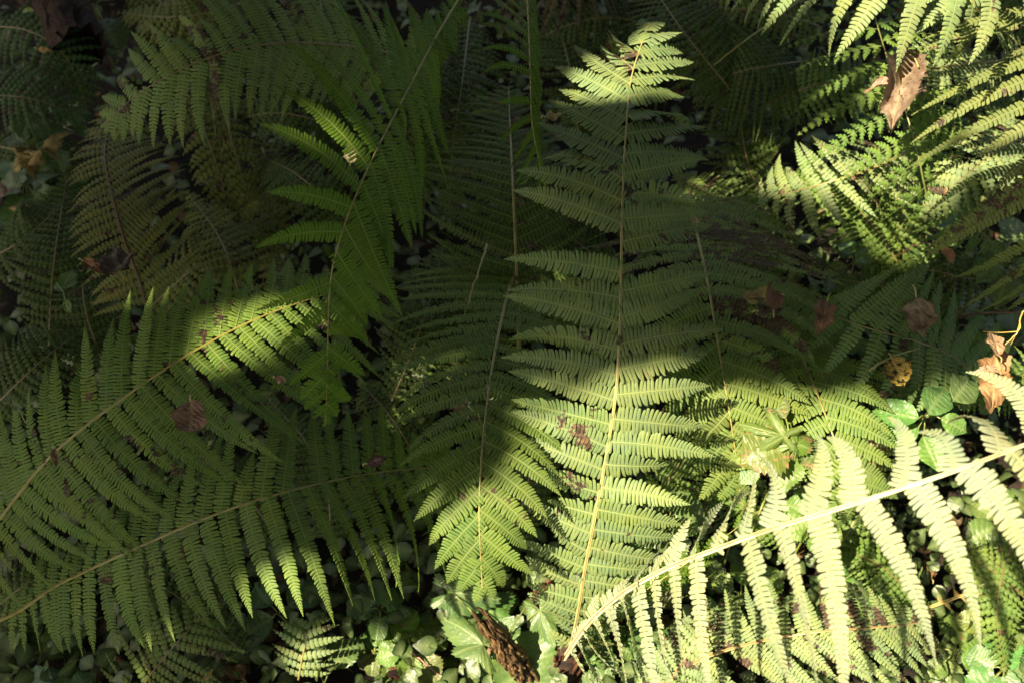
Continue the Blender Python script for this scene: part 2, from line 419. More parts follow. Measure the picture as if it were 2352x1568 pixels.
def herb(label, px, py, h, leaves, kind='ovate', tint='mid', wear=.15, wr=.34, teeth=.06, cat='plant', name='leafy_plant', group='leafy plants on the ground', root=None, droop=.5, fold=.2, up=.6, stem_col=(.12, .15, .04)):
    """leaves: (bx,by,tx,ty,h[,kind]) in pixels"""
    SEED[0] += 1; rng = np.random.default_rng(SEED[0]*13+1)
    c = P(px, py, h); r = np.array([c[0], c[1], 0.]) if root is None else P(*root, 0)
    th = thing(name, label, cat, r, group); tc = GREEN[tint] if isinstance(tint, str) else tint
    C, _ = spline([r, r*.5+c*.5+rng.normal(size=3)*.008, c], 10)
    tube('stem', C, np.linspace(.0022, .0015, 10), M_RACH, th, (*stem_col, 1), 5, False, None, r)
    for lf in leaves:
        bx, by, tx, ty, lh = lf[:5]; kd = lf[5] if len(lf) > 5 else kind
        b = P(bx, by, lh); t = P(tx, ty, lh - (.004 if len(lf) < 7 else lf[6]))
        if np.linalg.norm(b-c) > .008:
            D, _ = spline([c, (b+c)/2+np.array([0, 0, .008]), b], 7)
            tube('leaf_stalk', D, np.full(7, .0012), M_RACH, th, (*stem_col, 1), 5, False, None, r)
        j = 1+.12*rng.standard_normal(3)
        place_leaf('leaf', b, t, kd, wr*(1+.08*rng.standard_normal()), th, (*np.array(tc)*j, max(0, wear+.2*rng.standard_normal())), M_BROAD, rng,
                   up, off=r, fold=fold, droop=droop*(1+.3*rng.standard_normal()), teeth=teeth)
    return th
def rosette(label, px, py, h, n, ln, seed=0, spread=360, a0=0, off=.25, **kw):
    r = random.Random(seed*7+n*3+int(px)); L = []
    for i in range(n):
        a = rad(a0 + spread*(i+.5)/n + r.uniform(-16, 16)); o = ln*off*r.uniform(.5, 1.6); l = ln*r.uniform(.75, 1.15)
        bx, by = px+math.cos(a)*o, py+math.sin(a)*o
        L.append((bx, by, bx+math.cos(a)*l, by+math.sin(a)*l, h+r.uniform(-.015, .02)))
    return herb(label, px, py, h, L, **kw)
def dead_leaf(label, bx, by, tx, ty, h, kind='ovate', wr=.38, color=(.26, .15, .08), wear=.3, roll=0, droop=.4, stalk=None, h2=None, up=.5, curl=0., wave=.15, fold=.15, teeth=.05, crum=.5, name='dead_leaf', group='fallen leaves lying on the ferns', sc=(.3, .26, .1), nv=6):
    SEED[0] += 1; rng = np.random.default_rng(SEED[0]*11+3)
    b = P(bx, by, h); t = P(tx, ty, h if h2 is None else h2)
    th = thing(name, label, 'dead leaf', b, group)
    place_leaf('blade', b, t, kind, wr, th, (*color, wear), M_DEAD, rng, up, off=b, roll=roll, droop=droop, curl=curl, wave=wave, fold=fold, teeth=teeth, nv=nv, crum=crum)
    e = P(stalk[0], stalk[1], h+.01) if stalk else b - (t-b)*.18
    C, _ = spline([b+(t-b)*.04, (b+e)/2+np.array([0, 0, .004]), e], 6)
    tube('stalk', C, np.full(6, .0010), M_RACH, th, (*sc, 1), 5, False, None, b)
    return th
# ================================================================== setting: ground
def ground():
    g = np.concatenate([-np.geomspace(60, 3.2, 14), np.linspace(-3, 3, 150), np.geomspace(3.2, 60, 14)])
    X, Y = np.meshgrid(g, g+1.2, indexing='ij'); r = np.random.default_rng(3)
    Z = np.zeros_like(X)
    for k in range(40):
        f = r.uniform(2, 26); a = r.uniform(0, 2*PI); Z += .35/f*.22*np.sin(f*(X*math.cos(a)+Y*math.sin(a))+r.uniform(0, 6))
    Z *= np.clip(1.6-np.hypot(X, Y-1.2)/4, 0, 1)
    Z -= .03
    n = len(g); a = (np.arange(n-1)*n)[:, None]+np.arange(n-1)[None]
    Q = np.stack([a, a+n, a+n+1, a+1], -1).reshape(-1, 4)
    o = link('ground', mk_mesh('ground', np.stack([X.ravel(), Y.ravel(), Z.ravel()], 1), Q, M_SOIL)); o['kind'] = 'structure'
ground()

def scatter_leaves(name, label, cat, N, mat, size, colors, zr, seed, region, kind='ovate', tilt=.5):
    r = np.random.default_rng(seed)
    V0 = [];
    for k in range(6):
        nu = 7; u = np.linspace(0, 1, nu); w = np.maximum(np.sin(PI*u**.8)*(.42 if kind == 'ovate' else .5), .01)
        y = np.array([-1, 0, 1.]); UU, VV = np.meshgrid(u, y, indexing='ij')
        X = UU; Y = VV*w[:, None]; Z = .25*np.abs(Y)-r.uniform(.1, .6)*UU**2+r.uniform(-.3, .3)*Y
        V0.append(np.stack([X.ravel(), Y.ravel(), Z.ravel()], 1))
    a = (np.arange(6)*3)[:, None]+np.arange(2)[None]; Q0 = np.stack([a, a+1, a+4, a+3], -1).reshape(-1, 4)
    VV_, QQ_, base = [], [], 0; ve = []
    for i in range(N):
        p = region(r)
        if p is None: continue
        v = V0[r.integers(6)]*size*r.uniform(.5, 1.4)
        az = r.uniform(0, 2*PI); tx, ty = r.normal(size=2)*tilt
        Rz = np.array([[math.cos(az), -math.sin(az), 0], [math.sin(az), math.cos(az), 0], [0, 0, 1]])
        Rx = np.array([[1, 0, 0], [0, math.cos(tx), -math.sin(tx)], [0, math.sin(tx), math.cos(tx)]])
        Ry = np.array([[math.cos(ty), 0, math.sin(ty)], [0, 1, 0], [-math.sin(ty), 0, math.cos(ty)]])
        VV_.append(v@(Rz@Rx@Ry).T+p+np.array([0, 0, r.uniform(*zr)])); QQ_.append(Q0+base); base += len(v)
        ve.append(np.tile([0, 1, 0], 7))
    o = link(name, mk_mesh(name, np.concatenate(VV_), np.concatenate(QQ_), mat, {'vein': np.concatenate(ve)}), color=colors)
    tag(o, label, cat, kind='stuff'); return o
def reg_view(r):
    for _ in range(9):
        px, py = r.uniform(-250, 2600), r.uniform(-250, 1800)
        return P(px, py, 0)
scatter_leaves('leaf_litter', 'brown litter of small fallen leaves on the dark soil', 'leaf litter', 1300, M_DEAD, .032, (.07, .035, .02, .5), (0, .03), 5, reg_view)
scatter_leaves('ground_cover', 'low carpet of small green leaves between the ferns', 'ground cover', 9000, M_BROAD, .026, (.018, .044, .011, .1), (.02, .13), 6, reg_view, tilt=.45)

# ================================================================== sun patches: outlines that shape the gaps in the unseen tree's crown
LIT = [
 # the big sunlit area, lower middle to lower right
 (1.6, [(930, 1260), (1040, 1170), (1150, 1120), (1210, 1040), (1175, 925), (1300, 880), (1480, 872), (1600, 860), (1690, 930), (1760, 960), (1900, 935), (2010, 990), (2120, 905), (2230, 860), (2500, 700), (2700, 1900), (820, 1900), (1000, 1500), (960, 1400)]),
 (1.2, [(1560, 870), (1780, 905), (2000, 890), (2060, 1000), (1900, 1100), (1600, 1100)]),
 (1.2, [(560, 1350), (700, 1300), (960, 1250), (960, 1390), (560, 1430)], .2),
 # head of the middle frond
 (1.15, [(1240, 160), (1300, 30), (1500, -20), (1660, 90), (1650, 215), (1480, 225), (1330, 250)], .55),
 # upper right
 (1.4, [(1680, -150), (2700, -200), (2700, 330), (2352, 300), (2190, 420), (2080, 560), (1960, 500), (1740, 450), (1740, 330), (1850, 310), (1990, 290), (2030, 170), (1960, 60), (1770, 70)]),
 # the diagonal gleam on the broad left frond and its upper tips
 (2.4, [(420, 840), (510, 730), (640, 680), (800, 630), (800, 700), (660, 760), (560, 815), (470, 870)], .42),
 (2.2, [(330, 690), (420, 600), (480, 570), (500, 600), (400, 680), (340, 730)], .36),
 (2., [(270, 720), (290, 650), (330, 640), (310, 710)], .36),
 (1., [(1530, 545), (1590, 520), (1900, 560), (1880, 610), (1700, 590), (1560, 620)]),
 (.6, [(640, 1440), (900, 1400), (980, 1568), (560, 1600)]),
 (.6, [(240, 1520), (400, 1490), (480, 1600), (240, 1600)]),
 # light falling through the bright green frond
 (.75, [(540, 360), (680, 230), (800, 200), (900, 280), (860, 420), (800, 560), (770, 640), (540, 640)], .6),
 (-2., [(940, 620), (1300, 620), (1300, 830), (940, 850)]),
]
def in_poly(px, py, poly):
    c = np.zeros(px.shape, bool); n = len(poly)
    for i in range(n):
        x1, y1 = poly[i]; x2, y2 = poly[(i+1) % n]
        cond = ((y1 > py) != (y2 > py)) & (px < (x2-x1)*(py-y1)/((y2-y1) or 1e-9)+x1)
        c ^= cond
    return c

# ================================================================== dark stump, top left
def stump():
    b = P(70, -110, .30); t = P(185, 110, .33); th = thing('tree_stump', 'dark reddish mossy log lying in the top left corner', 'log', b)
    r = np.random.default_rng(4); C, _ = spline([b, (b+t)/2, t], 16)
    V, Q, G = tube_geo(C, np.linspace(.062, .045, 16), 28)
    V = V + r.normal(size=V.shape)*.003 + (np.sin(np.arange(len(V)) % 28*2.1)*.006)[:, None]
    link('bark', mk_mesh('bark', V-b, Q, M_BARK), th)
    for k in range(14):
        f = r.uniform(.1, .95); c = b+(t-b)*f+r.normal(size=3)*.02+np.array([0, 0, .05]); e = c+(t-b)*.12+r.normal(size=3)*.05
        D, _ = spline([c, (c+e)/2+r.normal(size=3)*.015, e], 8)
        tube('root_fibre', D, np.linspace(.0035, .001, 8), M_BARK, th, None, 5, False, None, b)
stump()

# ================================================================== background fronds (deep, dim; the dark tint paints in shade)
def bgf(label, pts, n, w, **kw):
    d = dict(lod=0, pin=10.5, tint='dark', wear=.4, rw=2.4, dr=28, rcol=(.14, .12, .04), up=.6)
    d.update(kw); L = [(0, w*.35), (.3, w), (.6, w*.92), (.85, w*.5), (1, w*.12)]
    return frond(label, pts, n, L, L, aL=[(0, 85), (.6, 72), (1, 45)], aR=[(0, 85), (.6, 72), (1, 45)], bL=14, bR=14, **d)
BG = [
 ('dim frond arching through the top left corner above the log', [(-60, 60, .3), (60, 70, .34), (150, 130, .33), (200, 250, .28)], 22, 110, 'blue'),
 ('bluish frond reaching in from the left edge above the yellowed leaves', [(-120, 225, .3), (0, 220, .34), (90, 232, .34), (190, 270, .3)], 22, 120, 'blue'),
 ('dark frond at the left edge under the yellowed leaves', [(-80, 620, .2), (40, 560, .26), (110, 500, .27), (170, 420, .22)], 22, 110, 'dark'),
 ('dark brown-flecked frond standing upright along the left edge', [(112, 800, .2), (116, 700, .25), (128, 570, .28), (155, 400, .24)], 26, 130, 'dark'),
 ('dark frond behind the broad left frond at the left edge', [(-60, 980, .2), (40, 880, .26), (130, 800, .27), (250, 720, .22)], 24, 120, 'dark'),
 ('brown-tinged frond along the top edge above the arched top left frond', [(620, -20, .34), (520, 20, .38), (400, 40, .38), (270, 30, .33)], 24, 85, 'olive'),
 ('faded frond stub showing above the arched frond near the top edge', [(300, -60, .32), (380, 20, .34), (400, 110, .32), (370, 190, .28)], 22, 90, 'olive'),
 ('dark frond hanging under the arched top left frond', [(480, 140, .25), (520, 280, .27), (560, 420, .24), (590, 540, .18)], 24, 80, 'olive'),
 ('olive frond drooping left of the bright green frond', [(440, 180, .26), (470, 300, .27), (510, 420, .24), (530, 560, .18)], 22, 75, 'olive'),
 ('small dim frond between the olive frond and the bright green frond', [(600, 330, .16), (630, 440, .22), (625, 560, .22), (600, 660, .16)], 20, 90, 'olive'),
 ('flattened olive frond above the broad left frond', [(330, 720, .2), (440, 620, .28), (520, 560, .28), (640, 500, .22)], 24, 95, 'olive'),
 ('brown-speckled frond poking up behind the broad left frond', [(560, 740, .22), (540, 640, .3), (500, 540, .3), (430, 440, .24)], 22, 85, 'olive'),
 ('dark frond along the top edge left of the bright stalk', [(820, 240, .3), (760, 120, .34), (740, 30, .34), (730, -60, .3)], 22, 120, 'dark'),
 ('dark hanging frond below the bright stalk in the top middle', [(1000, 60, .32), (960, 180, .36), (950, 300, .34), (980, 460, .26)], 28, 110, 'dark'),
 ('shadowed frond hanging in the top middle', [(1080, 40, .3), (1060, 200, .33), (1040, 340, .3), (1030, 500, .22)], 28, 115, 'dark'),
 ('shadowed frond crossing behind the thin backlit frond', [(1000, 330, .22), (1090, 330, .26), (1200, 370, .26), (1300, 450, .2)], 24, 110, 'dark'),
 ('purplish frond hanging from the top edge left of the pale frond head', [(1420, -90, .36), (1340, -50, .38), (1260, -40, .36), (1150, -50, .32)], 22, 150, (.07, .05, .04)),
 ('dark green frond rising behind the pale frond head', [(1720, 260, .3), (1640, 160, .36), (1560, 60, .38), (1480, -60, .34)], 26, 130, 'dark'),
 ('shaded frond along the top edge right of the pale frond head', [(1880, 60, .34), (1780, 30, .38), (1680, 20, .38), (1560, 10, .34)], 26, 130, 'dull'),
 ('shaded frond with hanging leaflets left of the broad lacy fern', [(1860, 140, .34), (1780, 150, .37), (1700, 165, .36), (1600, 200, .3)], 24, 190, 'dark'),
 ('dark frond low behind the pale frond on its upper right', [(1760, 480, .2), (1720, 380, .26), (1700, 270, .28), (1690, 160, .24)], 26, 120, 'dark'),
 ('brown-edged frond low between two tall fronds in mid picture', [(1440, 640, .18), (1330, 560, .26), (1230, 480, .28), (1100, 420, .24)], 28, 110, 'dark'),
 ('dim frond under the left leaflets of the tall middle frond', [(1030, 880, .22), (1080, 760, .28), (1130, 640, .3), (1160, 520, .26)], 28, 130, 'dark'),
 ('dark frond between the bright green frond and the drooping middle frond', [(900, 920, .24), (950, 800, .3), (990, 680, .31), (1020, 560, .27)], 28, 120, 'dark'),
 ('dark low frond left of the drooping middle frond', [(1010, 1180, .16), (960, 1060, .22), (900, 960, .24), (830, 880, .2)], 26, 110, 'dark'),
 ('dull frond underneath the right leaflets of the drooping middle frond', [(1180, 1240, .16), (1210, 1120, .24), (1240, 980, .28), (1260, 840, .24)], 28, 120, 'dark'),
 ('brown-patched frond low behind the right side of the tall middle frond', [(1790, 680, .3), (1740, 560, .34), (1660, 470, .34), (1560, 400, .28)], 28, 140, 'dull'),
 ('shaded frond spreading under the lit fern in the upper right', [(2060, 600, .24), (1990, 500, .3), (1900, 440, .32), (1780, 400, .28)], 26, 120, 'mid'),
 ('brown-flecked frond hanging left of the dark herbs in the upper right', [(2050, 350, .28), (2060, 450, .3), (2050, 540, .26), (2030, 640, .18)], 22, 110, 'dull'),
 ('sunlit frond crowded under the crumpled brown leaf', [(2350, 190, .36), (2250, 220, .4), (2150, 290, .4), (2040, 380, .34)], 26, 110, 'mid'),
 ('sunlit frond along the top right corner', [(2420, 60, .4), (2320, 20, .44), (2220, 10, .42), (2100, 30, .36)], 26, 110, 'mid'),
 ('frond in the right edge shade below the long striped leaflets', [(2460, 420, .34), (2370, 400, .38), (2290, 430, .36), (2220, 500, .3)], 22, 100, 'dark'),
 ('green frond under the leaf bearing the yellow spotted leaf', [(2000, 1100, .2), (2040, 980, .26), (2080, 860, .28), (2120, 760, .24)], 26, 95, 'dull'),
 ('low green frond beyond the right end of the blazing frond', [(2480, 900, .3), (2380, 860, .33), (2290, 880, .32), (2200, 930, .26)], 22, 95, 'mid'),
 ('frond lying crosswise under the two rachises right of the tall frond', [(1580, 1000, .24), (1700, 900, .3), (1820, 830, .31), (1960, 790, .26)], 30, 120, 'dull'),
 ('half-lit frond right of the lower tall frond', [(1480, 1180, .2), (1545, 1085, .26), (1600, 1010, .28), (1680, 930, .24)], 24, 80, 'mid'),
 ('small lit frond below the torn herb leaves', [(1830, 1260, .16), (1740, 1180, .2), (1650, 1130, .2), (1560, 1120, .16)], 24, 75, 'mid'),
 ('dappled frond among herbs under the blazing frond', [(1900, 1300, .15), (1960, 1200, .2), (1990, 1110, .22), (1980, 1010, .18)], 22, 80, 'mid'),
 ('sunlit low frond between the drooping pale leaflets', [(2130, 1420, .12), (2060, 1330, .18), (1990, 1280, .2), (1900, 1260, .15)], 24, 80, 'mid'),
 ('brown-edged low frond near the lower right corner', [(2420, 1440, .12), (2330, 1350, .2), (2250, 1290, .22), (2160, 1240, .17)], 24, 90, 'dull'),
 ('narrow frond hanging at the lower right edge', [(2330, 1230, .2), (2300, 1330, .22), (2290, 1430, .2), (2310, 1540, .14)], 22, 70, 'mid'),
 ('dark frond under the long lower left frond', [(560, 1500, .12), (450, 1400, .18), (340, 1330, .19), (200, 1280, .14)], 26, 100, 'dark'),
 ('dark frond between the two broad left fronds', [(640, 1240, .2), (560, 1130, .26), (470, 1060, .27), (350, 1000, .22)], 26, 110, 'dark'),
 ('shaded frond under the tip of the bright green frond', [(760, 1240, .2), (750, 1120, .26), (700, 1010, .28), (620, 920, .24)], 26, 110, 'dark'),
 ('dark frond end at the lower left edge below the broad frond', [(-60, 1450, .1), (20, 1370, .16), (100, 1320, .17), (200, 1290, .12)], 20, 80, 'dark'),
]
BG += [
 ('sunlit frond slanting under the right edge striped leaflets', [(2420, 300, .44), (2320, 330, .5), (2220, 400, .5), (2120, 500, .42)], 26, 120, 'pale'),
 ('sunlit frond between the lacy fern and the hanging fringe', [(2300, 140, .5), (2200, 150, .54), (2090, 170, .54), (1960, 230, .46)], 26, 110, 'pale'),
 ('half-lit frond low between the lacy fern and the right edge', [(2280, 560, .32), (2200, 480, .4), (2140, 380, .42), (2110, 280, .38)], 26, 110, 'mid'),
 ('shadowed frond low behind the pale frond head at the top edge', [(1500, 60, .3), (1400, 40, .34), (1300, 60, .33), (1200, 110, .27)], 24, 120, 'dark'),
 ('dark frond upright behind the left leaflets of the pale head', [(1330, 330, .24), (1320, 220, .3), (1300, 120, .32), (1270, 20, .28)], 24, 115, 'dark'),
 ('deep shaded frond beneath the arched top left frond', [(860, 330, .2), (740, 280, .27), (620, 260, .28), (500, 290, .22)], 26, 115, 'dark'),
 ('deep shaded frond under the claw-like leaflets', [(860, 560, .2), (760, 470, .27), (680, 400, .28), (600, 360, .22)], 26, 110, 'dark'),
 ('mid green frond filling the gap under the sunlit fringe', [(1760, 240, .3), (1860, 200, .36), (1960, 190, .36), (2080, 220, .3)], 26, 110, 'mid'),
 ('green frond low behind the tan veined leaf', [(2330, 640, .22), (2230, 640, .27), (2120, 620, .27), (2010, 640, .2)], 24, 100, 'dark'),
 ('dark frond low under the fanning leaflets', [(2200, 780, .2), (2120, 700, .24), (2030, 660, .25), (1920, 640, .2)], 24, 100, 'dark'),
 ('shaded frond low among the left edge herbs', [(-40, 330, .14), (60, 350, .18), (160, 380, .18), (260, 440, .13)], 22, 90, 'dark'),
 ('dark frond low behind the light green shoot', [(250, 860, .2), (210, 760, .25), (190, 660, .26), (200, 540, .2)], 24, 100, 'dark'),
]
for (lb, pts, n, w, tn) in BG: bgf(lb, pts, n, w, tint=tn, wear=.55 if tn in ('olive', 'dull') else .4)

# olive frond on the left with the dark stalk
frond('olive frond with a dark brown stalk rising from under the arched frond', [(335, 700, .32), (318, 640, .36), (285, 550, .4), (258, 450, .42), (240, 350, .42), (262, 240, .38)], 30,
      [(0, 130), (.4, 120), (.7, 80), (1, 30)], [(0, 190), (.35, 190), (.6, 150), (.85, 90), (1, 20)], aL=[(0, 95), (.6, 100), (1, 80)], aR=[(0, 62), (.6, 55), (1, 40)], bL=-18, bR=-14, dr=25,
      tint=(.13, .14, .05), wear=.6, lod=0, pin=9, rw=3.6, rcol=(.09, .045, .025), wf=.5)
# top-left arched frond
frond('broad arched frond spreading across the top left, tip at the left', [(980, 175, .42), (920, 130, .47), (800, 107, .53), (680, 98, .57), (560, 110, .6), (450, 145, .6), (350, 195, .58), (290, 238, .55), (240, 290, .52)], 27,
      [(0, 120), (.3, 210), (.5, 230), (.65, 190), (.8, 150), (.93, 80), (1, 14)], [(0, 120), (.3, 185), (.5, 195), (.7, 190), (.85, 130), (.95, 70), (1, 14)],
      aL=[(0, 80), (.4, 84), (.6, 86), (.75, 78), (.9, 62), (1, 30)], aR=[(0, 48), (.4, 55), (.7, 60), (.88, 45), (1, 28)], bL=8, bR=[(0, -8), (.7, -22), (1, 12)], dr=26, swap=True, tint=(.125, .195, .065), wear=.5, pin=7.8, rw=3.4, wf=.5, rcol=(.2, .15, .05))
# frond behind middle with twin-lined stalk
frond('narrow-stalked frond behind, its pale twin-lined stalk upright left of the tall frond', [(1192, 800, .26), (1190, 700, .34), (1184, 560, .42), (1178, 420, .45), (1172, 300, .42), (1168, 200, .38)], 30,
      [(0, 180), (.3, 240), (.6, 230), (.85, 140), (1, 20)], [(0, 180), (.3, 220), (.6, 200), (.85, 120), (1, 20)], aL=[(0, 76), (.6, 62), (1, 40)], aR=[(0, 76), (.6, 62), (1, 40)], bL=16, bR=16, dr=24, tint='dark', wear=.5, pin=8.5, lod=0, rw=4, rcol=(.27, .22, .09))
# thin backlit frond
frond('thin backlit frond with down-curved leaflets and yellowish stalk, top middle', [(1208, -60, .66), (1214, 60, .67), (1218, 170, .66), (1222, 280, .63), (1238, 370, .58), (1262, 470, .52)], 19,
      [(0, 150), (.25, 170), (.55, 150), (.8, 100), (1, 20)], [(0, 110), (.3, 110), (.6, 90), (1, 20)], aL=[(0, 110), (.4, 98), (.7, 75), (1, 45)], aR=[(0, 40), (1, 35)], bL=[(0, 20), (.4, 45), (1, 35)], bR=25, dr=20, tilt=-48, swap=True, tint='bright', wear=.45, rw=2.4, rcol=(.36, .3, .12), pin=7.5, wf=.3)
# drooping middle frond
frond('dark drooping frond left of the tall frond, its pale tip pointing down', [(1196, 600, .34), (1168, 670, .41), (1140, 790, .47), (1118, 930, .51), (1104, 1080, .52), (1101, 1200, .49), (1108, 1350, .43)], 22,
      [(0, 200), (.15, 260), (.5, 240), (.75, 200), (.9, 165), (1, 50)], [(0, 230), (.15, 260), (.5, 250), (.75, 205), (.9, 160), (1, 50)],
      aL=[(0, 80), (.4, 72), (.7, 60), (.9, 45), (1, 28)], aR=[(0, 92), (.4, 84), (.7, 65), (.9, 48), (1, 30)], bL=[(0, -25), (.4, 12), (1, 14)], bR=[(0, -22), (.4, 14), (1, 14)], dr=[(0, 18), (1, 30)], swap=True, tint=(.078, .135, .033), wear=.35, rw=4.4, rcol=(.3, .25, .1), pin=7.2)
# frond right of tall frond, brown patch
frond('shaded frond right of the tall frond with brown-purple leaflets near its stalk top', [(1580, 440, .36), (1602, 540, .44), (1624, 640, .49), (1648, 780, .5), (1668, 900, .48), (1690, 1040, .42), (1700, 1130, .36)], 21,
      [(0, 260), (.4, 300), (.7, 200), (.9, 150), (1, 20)], [(0, 200), (.15, 300), (.35, 370), (.6, 260), (.8, 200), (1, 30)],
      aL=[(0, 100), (.4, 85), (.8, 55), (1, 30)], aR=[(0, 80), (.3, 72), (.6, 70), (.8, 58), (1, 35)], bL=10, bR=[(0, 20), (.5, 14), (1, 22)], dr=24, swap=True, tint=(.105, .165, .05), wear=[(0, 1.1), (.3, 1.2), (.45, .5), (1, .35)], rw=4.2, rcol=(.33, .26, .09), pin=7.5)
# next frond right
frond('shaded frond with thin tan stalk, lowest of the fronds right of the tall one', [(1760, 640, .34), (1820, 770, .41), (1868, 880, .45), (1910, 990, .45), (1960, 1130, .4), (1990, 1210, .33)], 18,
      [(0, 180), (.4, 200), (.7, 170), (1, 20)], [(0, 200), (.25, 250), (.5, 220), (.8, 150), (1, 20)],
      aL=[(0, 108), (.5, 90), (.8, 62), (1, 35)], aR=[(0, 56), (.4, 62), (.8, 54), (1, 35)], bL=[(0, -20), (1, 14)], bR=[(0, 18), (1, 24)], dr=24, swap=True, tint=(.105, .175, .052), wear=.4, rw=3.6, rcol=(.33, .27, .1), pin=7.5)
# right fern with upright leaflets
frond('dark bluish frond with leaflets fanning upward beside the tan veined leaf', [(2260, 880, .36), (2190, 820, .42), (2110, 785, .47), (2000, 755, .49), (1900, 720, .47), (1830, 690, .42)], 13,
      [(0, 60), (.15, 140), (.35, 180), (.6, 160), (.8, 120), (1, 40)], [(0, 240), (.2, 270), (.45, 250), (.65, 230), (.85, 170), (1, 60)],
      aL=[(0, 95), (.5, 88), (1, 60)], aR=[(0, 128), (.4, 124), (.7, 112), (1, 80)], bL=12, bR=[(0, -6), (1, 10)], dr=[(0, 20), (1, 24)], tint=(.09, .17, .07), wear=.35, rw=3.4, rcol=(.17, .17, .06), pin=9, wf=.42)
# lit fern, upper right
frond('half-lit frond with upright leaflets and rusty edges below the lacy fern', [(2080, 350, .44), (2010, 385, .46), (1940, 408, .46), (1870, 428, .44), (1790, 448, .4), (1745, 455, .37)], 11,
      [(0, 110), (.3, 140), (.6, 150), (.85, 150), (1, 60)], [(0, 100), (.3, 125), (.6, 125), (.9, 120), (1, 50)],
      aL=[(0, 62), (.5, 68), (1, 50)], aR=[(0, 105), (.5, 112), (1, 80)], bL=[(0, 0), (1, -14)], bR=[(0, -8), (1, -14)], dr=24, swap=True, tint='pale', wear=.62, rw=2.8, rcol=(.28, .22, .08), pin=9, wf=.36)
# lacy broad fern
frond('broad lacy twice-divided fern frond in the upper right', [(2140, 500, .4), (2122, 420, .47), (2105, 340, .52), (2075, 240, .55), (2040, 140, .56), (2010, 40, .55), (1990, -40, .53)], 12,
      [(0, 90), (.2, 150), (.4, 260), (.6, 260), (.8, 200), (1, 40)], [(0, 90), (.2, 130), (.4, 160), (.6, 200), (.8, 150), (1, 40)],
      aL=[(0, 110), (.3, 100), (.6, 92), (1, 60)], aR=[(0, 80), (.5, 80), (1, 50)], bL=-24, bR=-14, dr=22, tint=(.08, .15, .035), wear=.12, rw=2.2, rcol=(.16, .2, .06), bi=20, cat='fern frond', jit=.8)
# hanging lit pinnae, top right
frond('sunlit frond along the top edge whose leaflets hang down like a fringe', [(2420, -110, .8), (2300, -70, .83), (2150, -60, .84), (2000, -62, .82), (1880, -60, .78), (1780, -50, .72), (1700, -40, .66)], 14,
      [(0, 210), (.4, 225), (.7, 180), (1, 60)], [(0, 120), (1, 60)], aL=[(0, 78), (.5, 72), (1, 55)], aR=80, bL=[(0, 8), (1, 10)], bR=0, dr=30, tint='pale', wear=.18, rw=4, pin=10, wf=.34, tw=10)
frond('smaller sunlit frond with downturned leaflets in the top right', [(2190, -120, .7), (2220, -20, .71), (2250, 30, .68), (2290, 60, .62), (2350, 110, .55)], 13,
      [(0, 120), (.5, 120), (1, 30)], [(0, 160), (.5, 150), (.8, 90), (1, 30)], aL=80, aR=[(0, 60), (1, 40)], bL=20, bR=-10, dr=30, tint='pale', wear=.3, rw=2.6, pin=8)
# right edge big frond
frond('large frond beyond the right edge sending long striped leaflets down to the left', [(2560, -60, .7), (2530, 80, .72), (2510, 220, .7), (2490, 360, .66), (2470, 480, .6), (2460, 600, .5)], 17,
      [(0, 200), (1, 100)], [(0, 400), (.4, 460), (.7, 430), (.9, 320), (1, 200)], aL=80, aR=[(0, 66), (.4, 58), (1, 50)], bL=0, bR=[(0, 4), (1, 10)], dr=28, tint=(.105, .135, .05), wear=.68, rw=4, pin=9.5, wf=.4)

# broad left frond
frond('broad frond across the left with a bright sun streak on its stalk', [(-150, 1370, .3), (-70, 1270, .38), (0, 1190, .44), (100, 1065, .51), (200, 975, .55), (330, 880, .58), (430, 815, .59), (540, 755, .58), (640, 712, .56), (760, 672, .52), (880, 640, .46)], 37,
      [(0, 40), (.13, 150), (.3, 200), (.45, 235), (.6, 238), (.75, 200), (.88, 120), (1, 20)], [(0, 60), (.13, 170), (.28, 250), (.42, 310), (.6, 350), (.75, 290), (.88, 180), (1, 20)],
      aL=[(0, 72), (.4, 62), (.6, 52), (.8, 42), (1, 30)], aR=[(0, 84), (.4, 86), (.7, 78), (1, 50)], bL=[(0, 6), (.6, 0), (1, -10)], bR=[(0, 10), (.5, 12), (1, 20)], dr=20, tint=(.092, .165, .038), wear=.52, rw=4.6, rcol=(.3, .26, .06), pin=7.2, wf=.5)
# lower left frond
frond('long dark frond across the lower left, its hanging leaflet tips catching sun', [(-60, 1450, .2), (40, 1405, .3), (120, 1350, .36), (200, 1310, .41), (330, 1250, .46), (500, 1178, .5), (650, 1130, .51), (800, 1095, .46), (900, 1080, .42), (1000, 1072, .37), (1090, 1066, .32)], 35,
      [(0, 16), (.12, 50), (.25, 120), (.4, 190), (.6, 240), (.8, 210), (.93, 110), (1, 14)], [(0, 20), (.1, 70), (.2, 110), (.32, 185), (.5, 260), (.7, 290), (.85, 290), (.95, 180), (1, 30)],
      aL=[(0, 82), (.5, 66), (.8, 72), (1, 50)], aR=[(0, 98), (.3, 104), (.5, 92), (.8, 82), (1, 60)], bL=[(0, 0), (1, 6)], bR=[(0, -4), (.5, 8), (1, 0)], dr=[(0, 16), (1, 24)], hang=.06, tint=(.088, .158, .042), wear=.34, rw=4.6, rcol=(.26, .23, .06), pin=7.2, wf=.45)
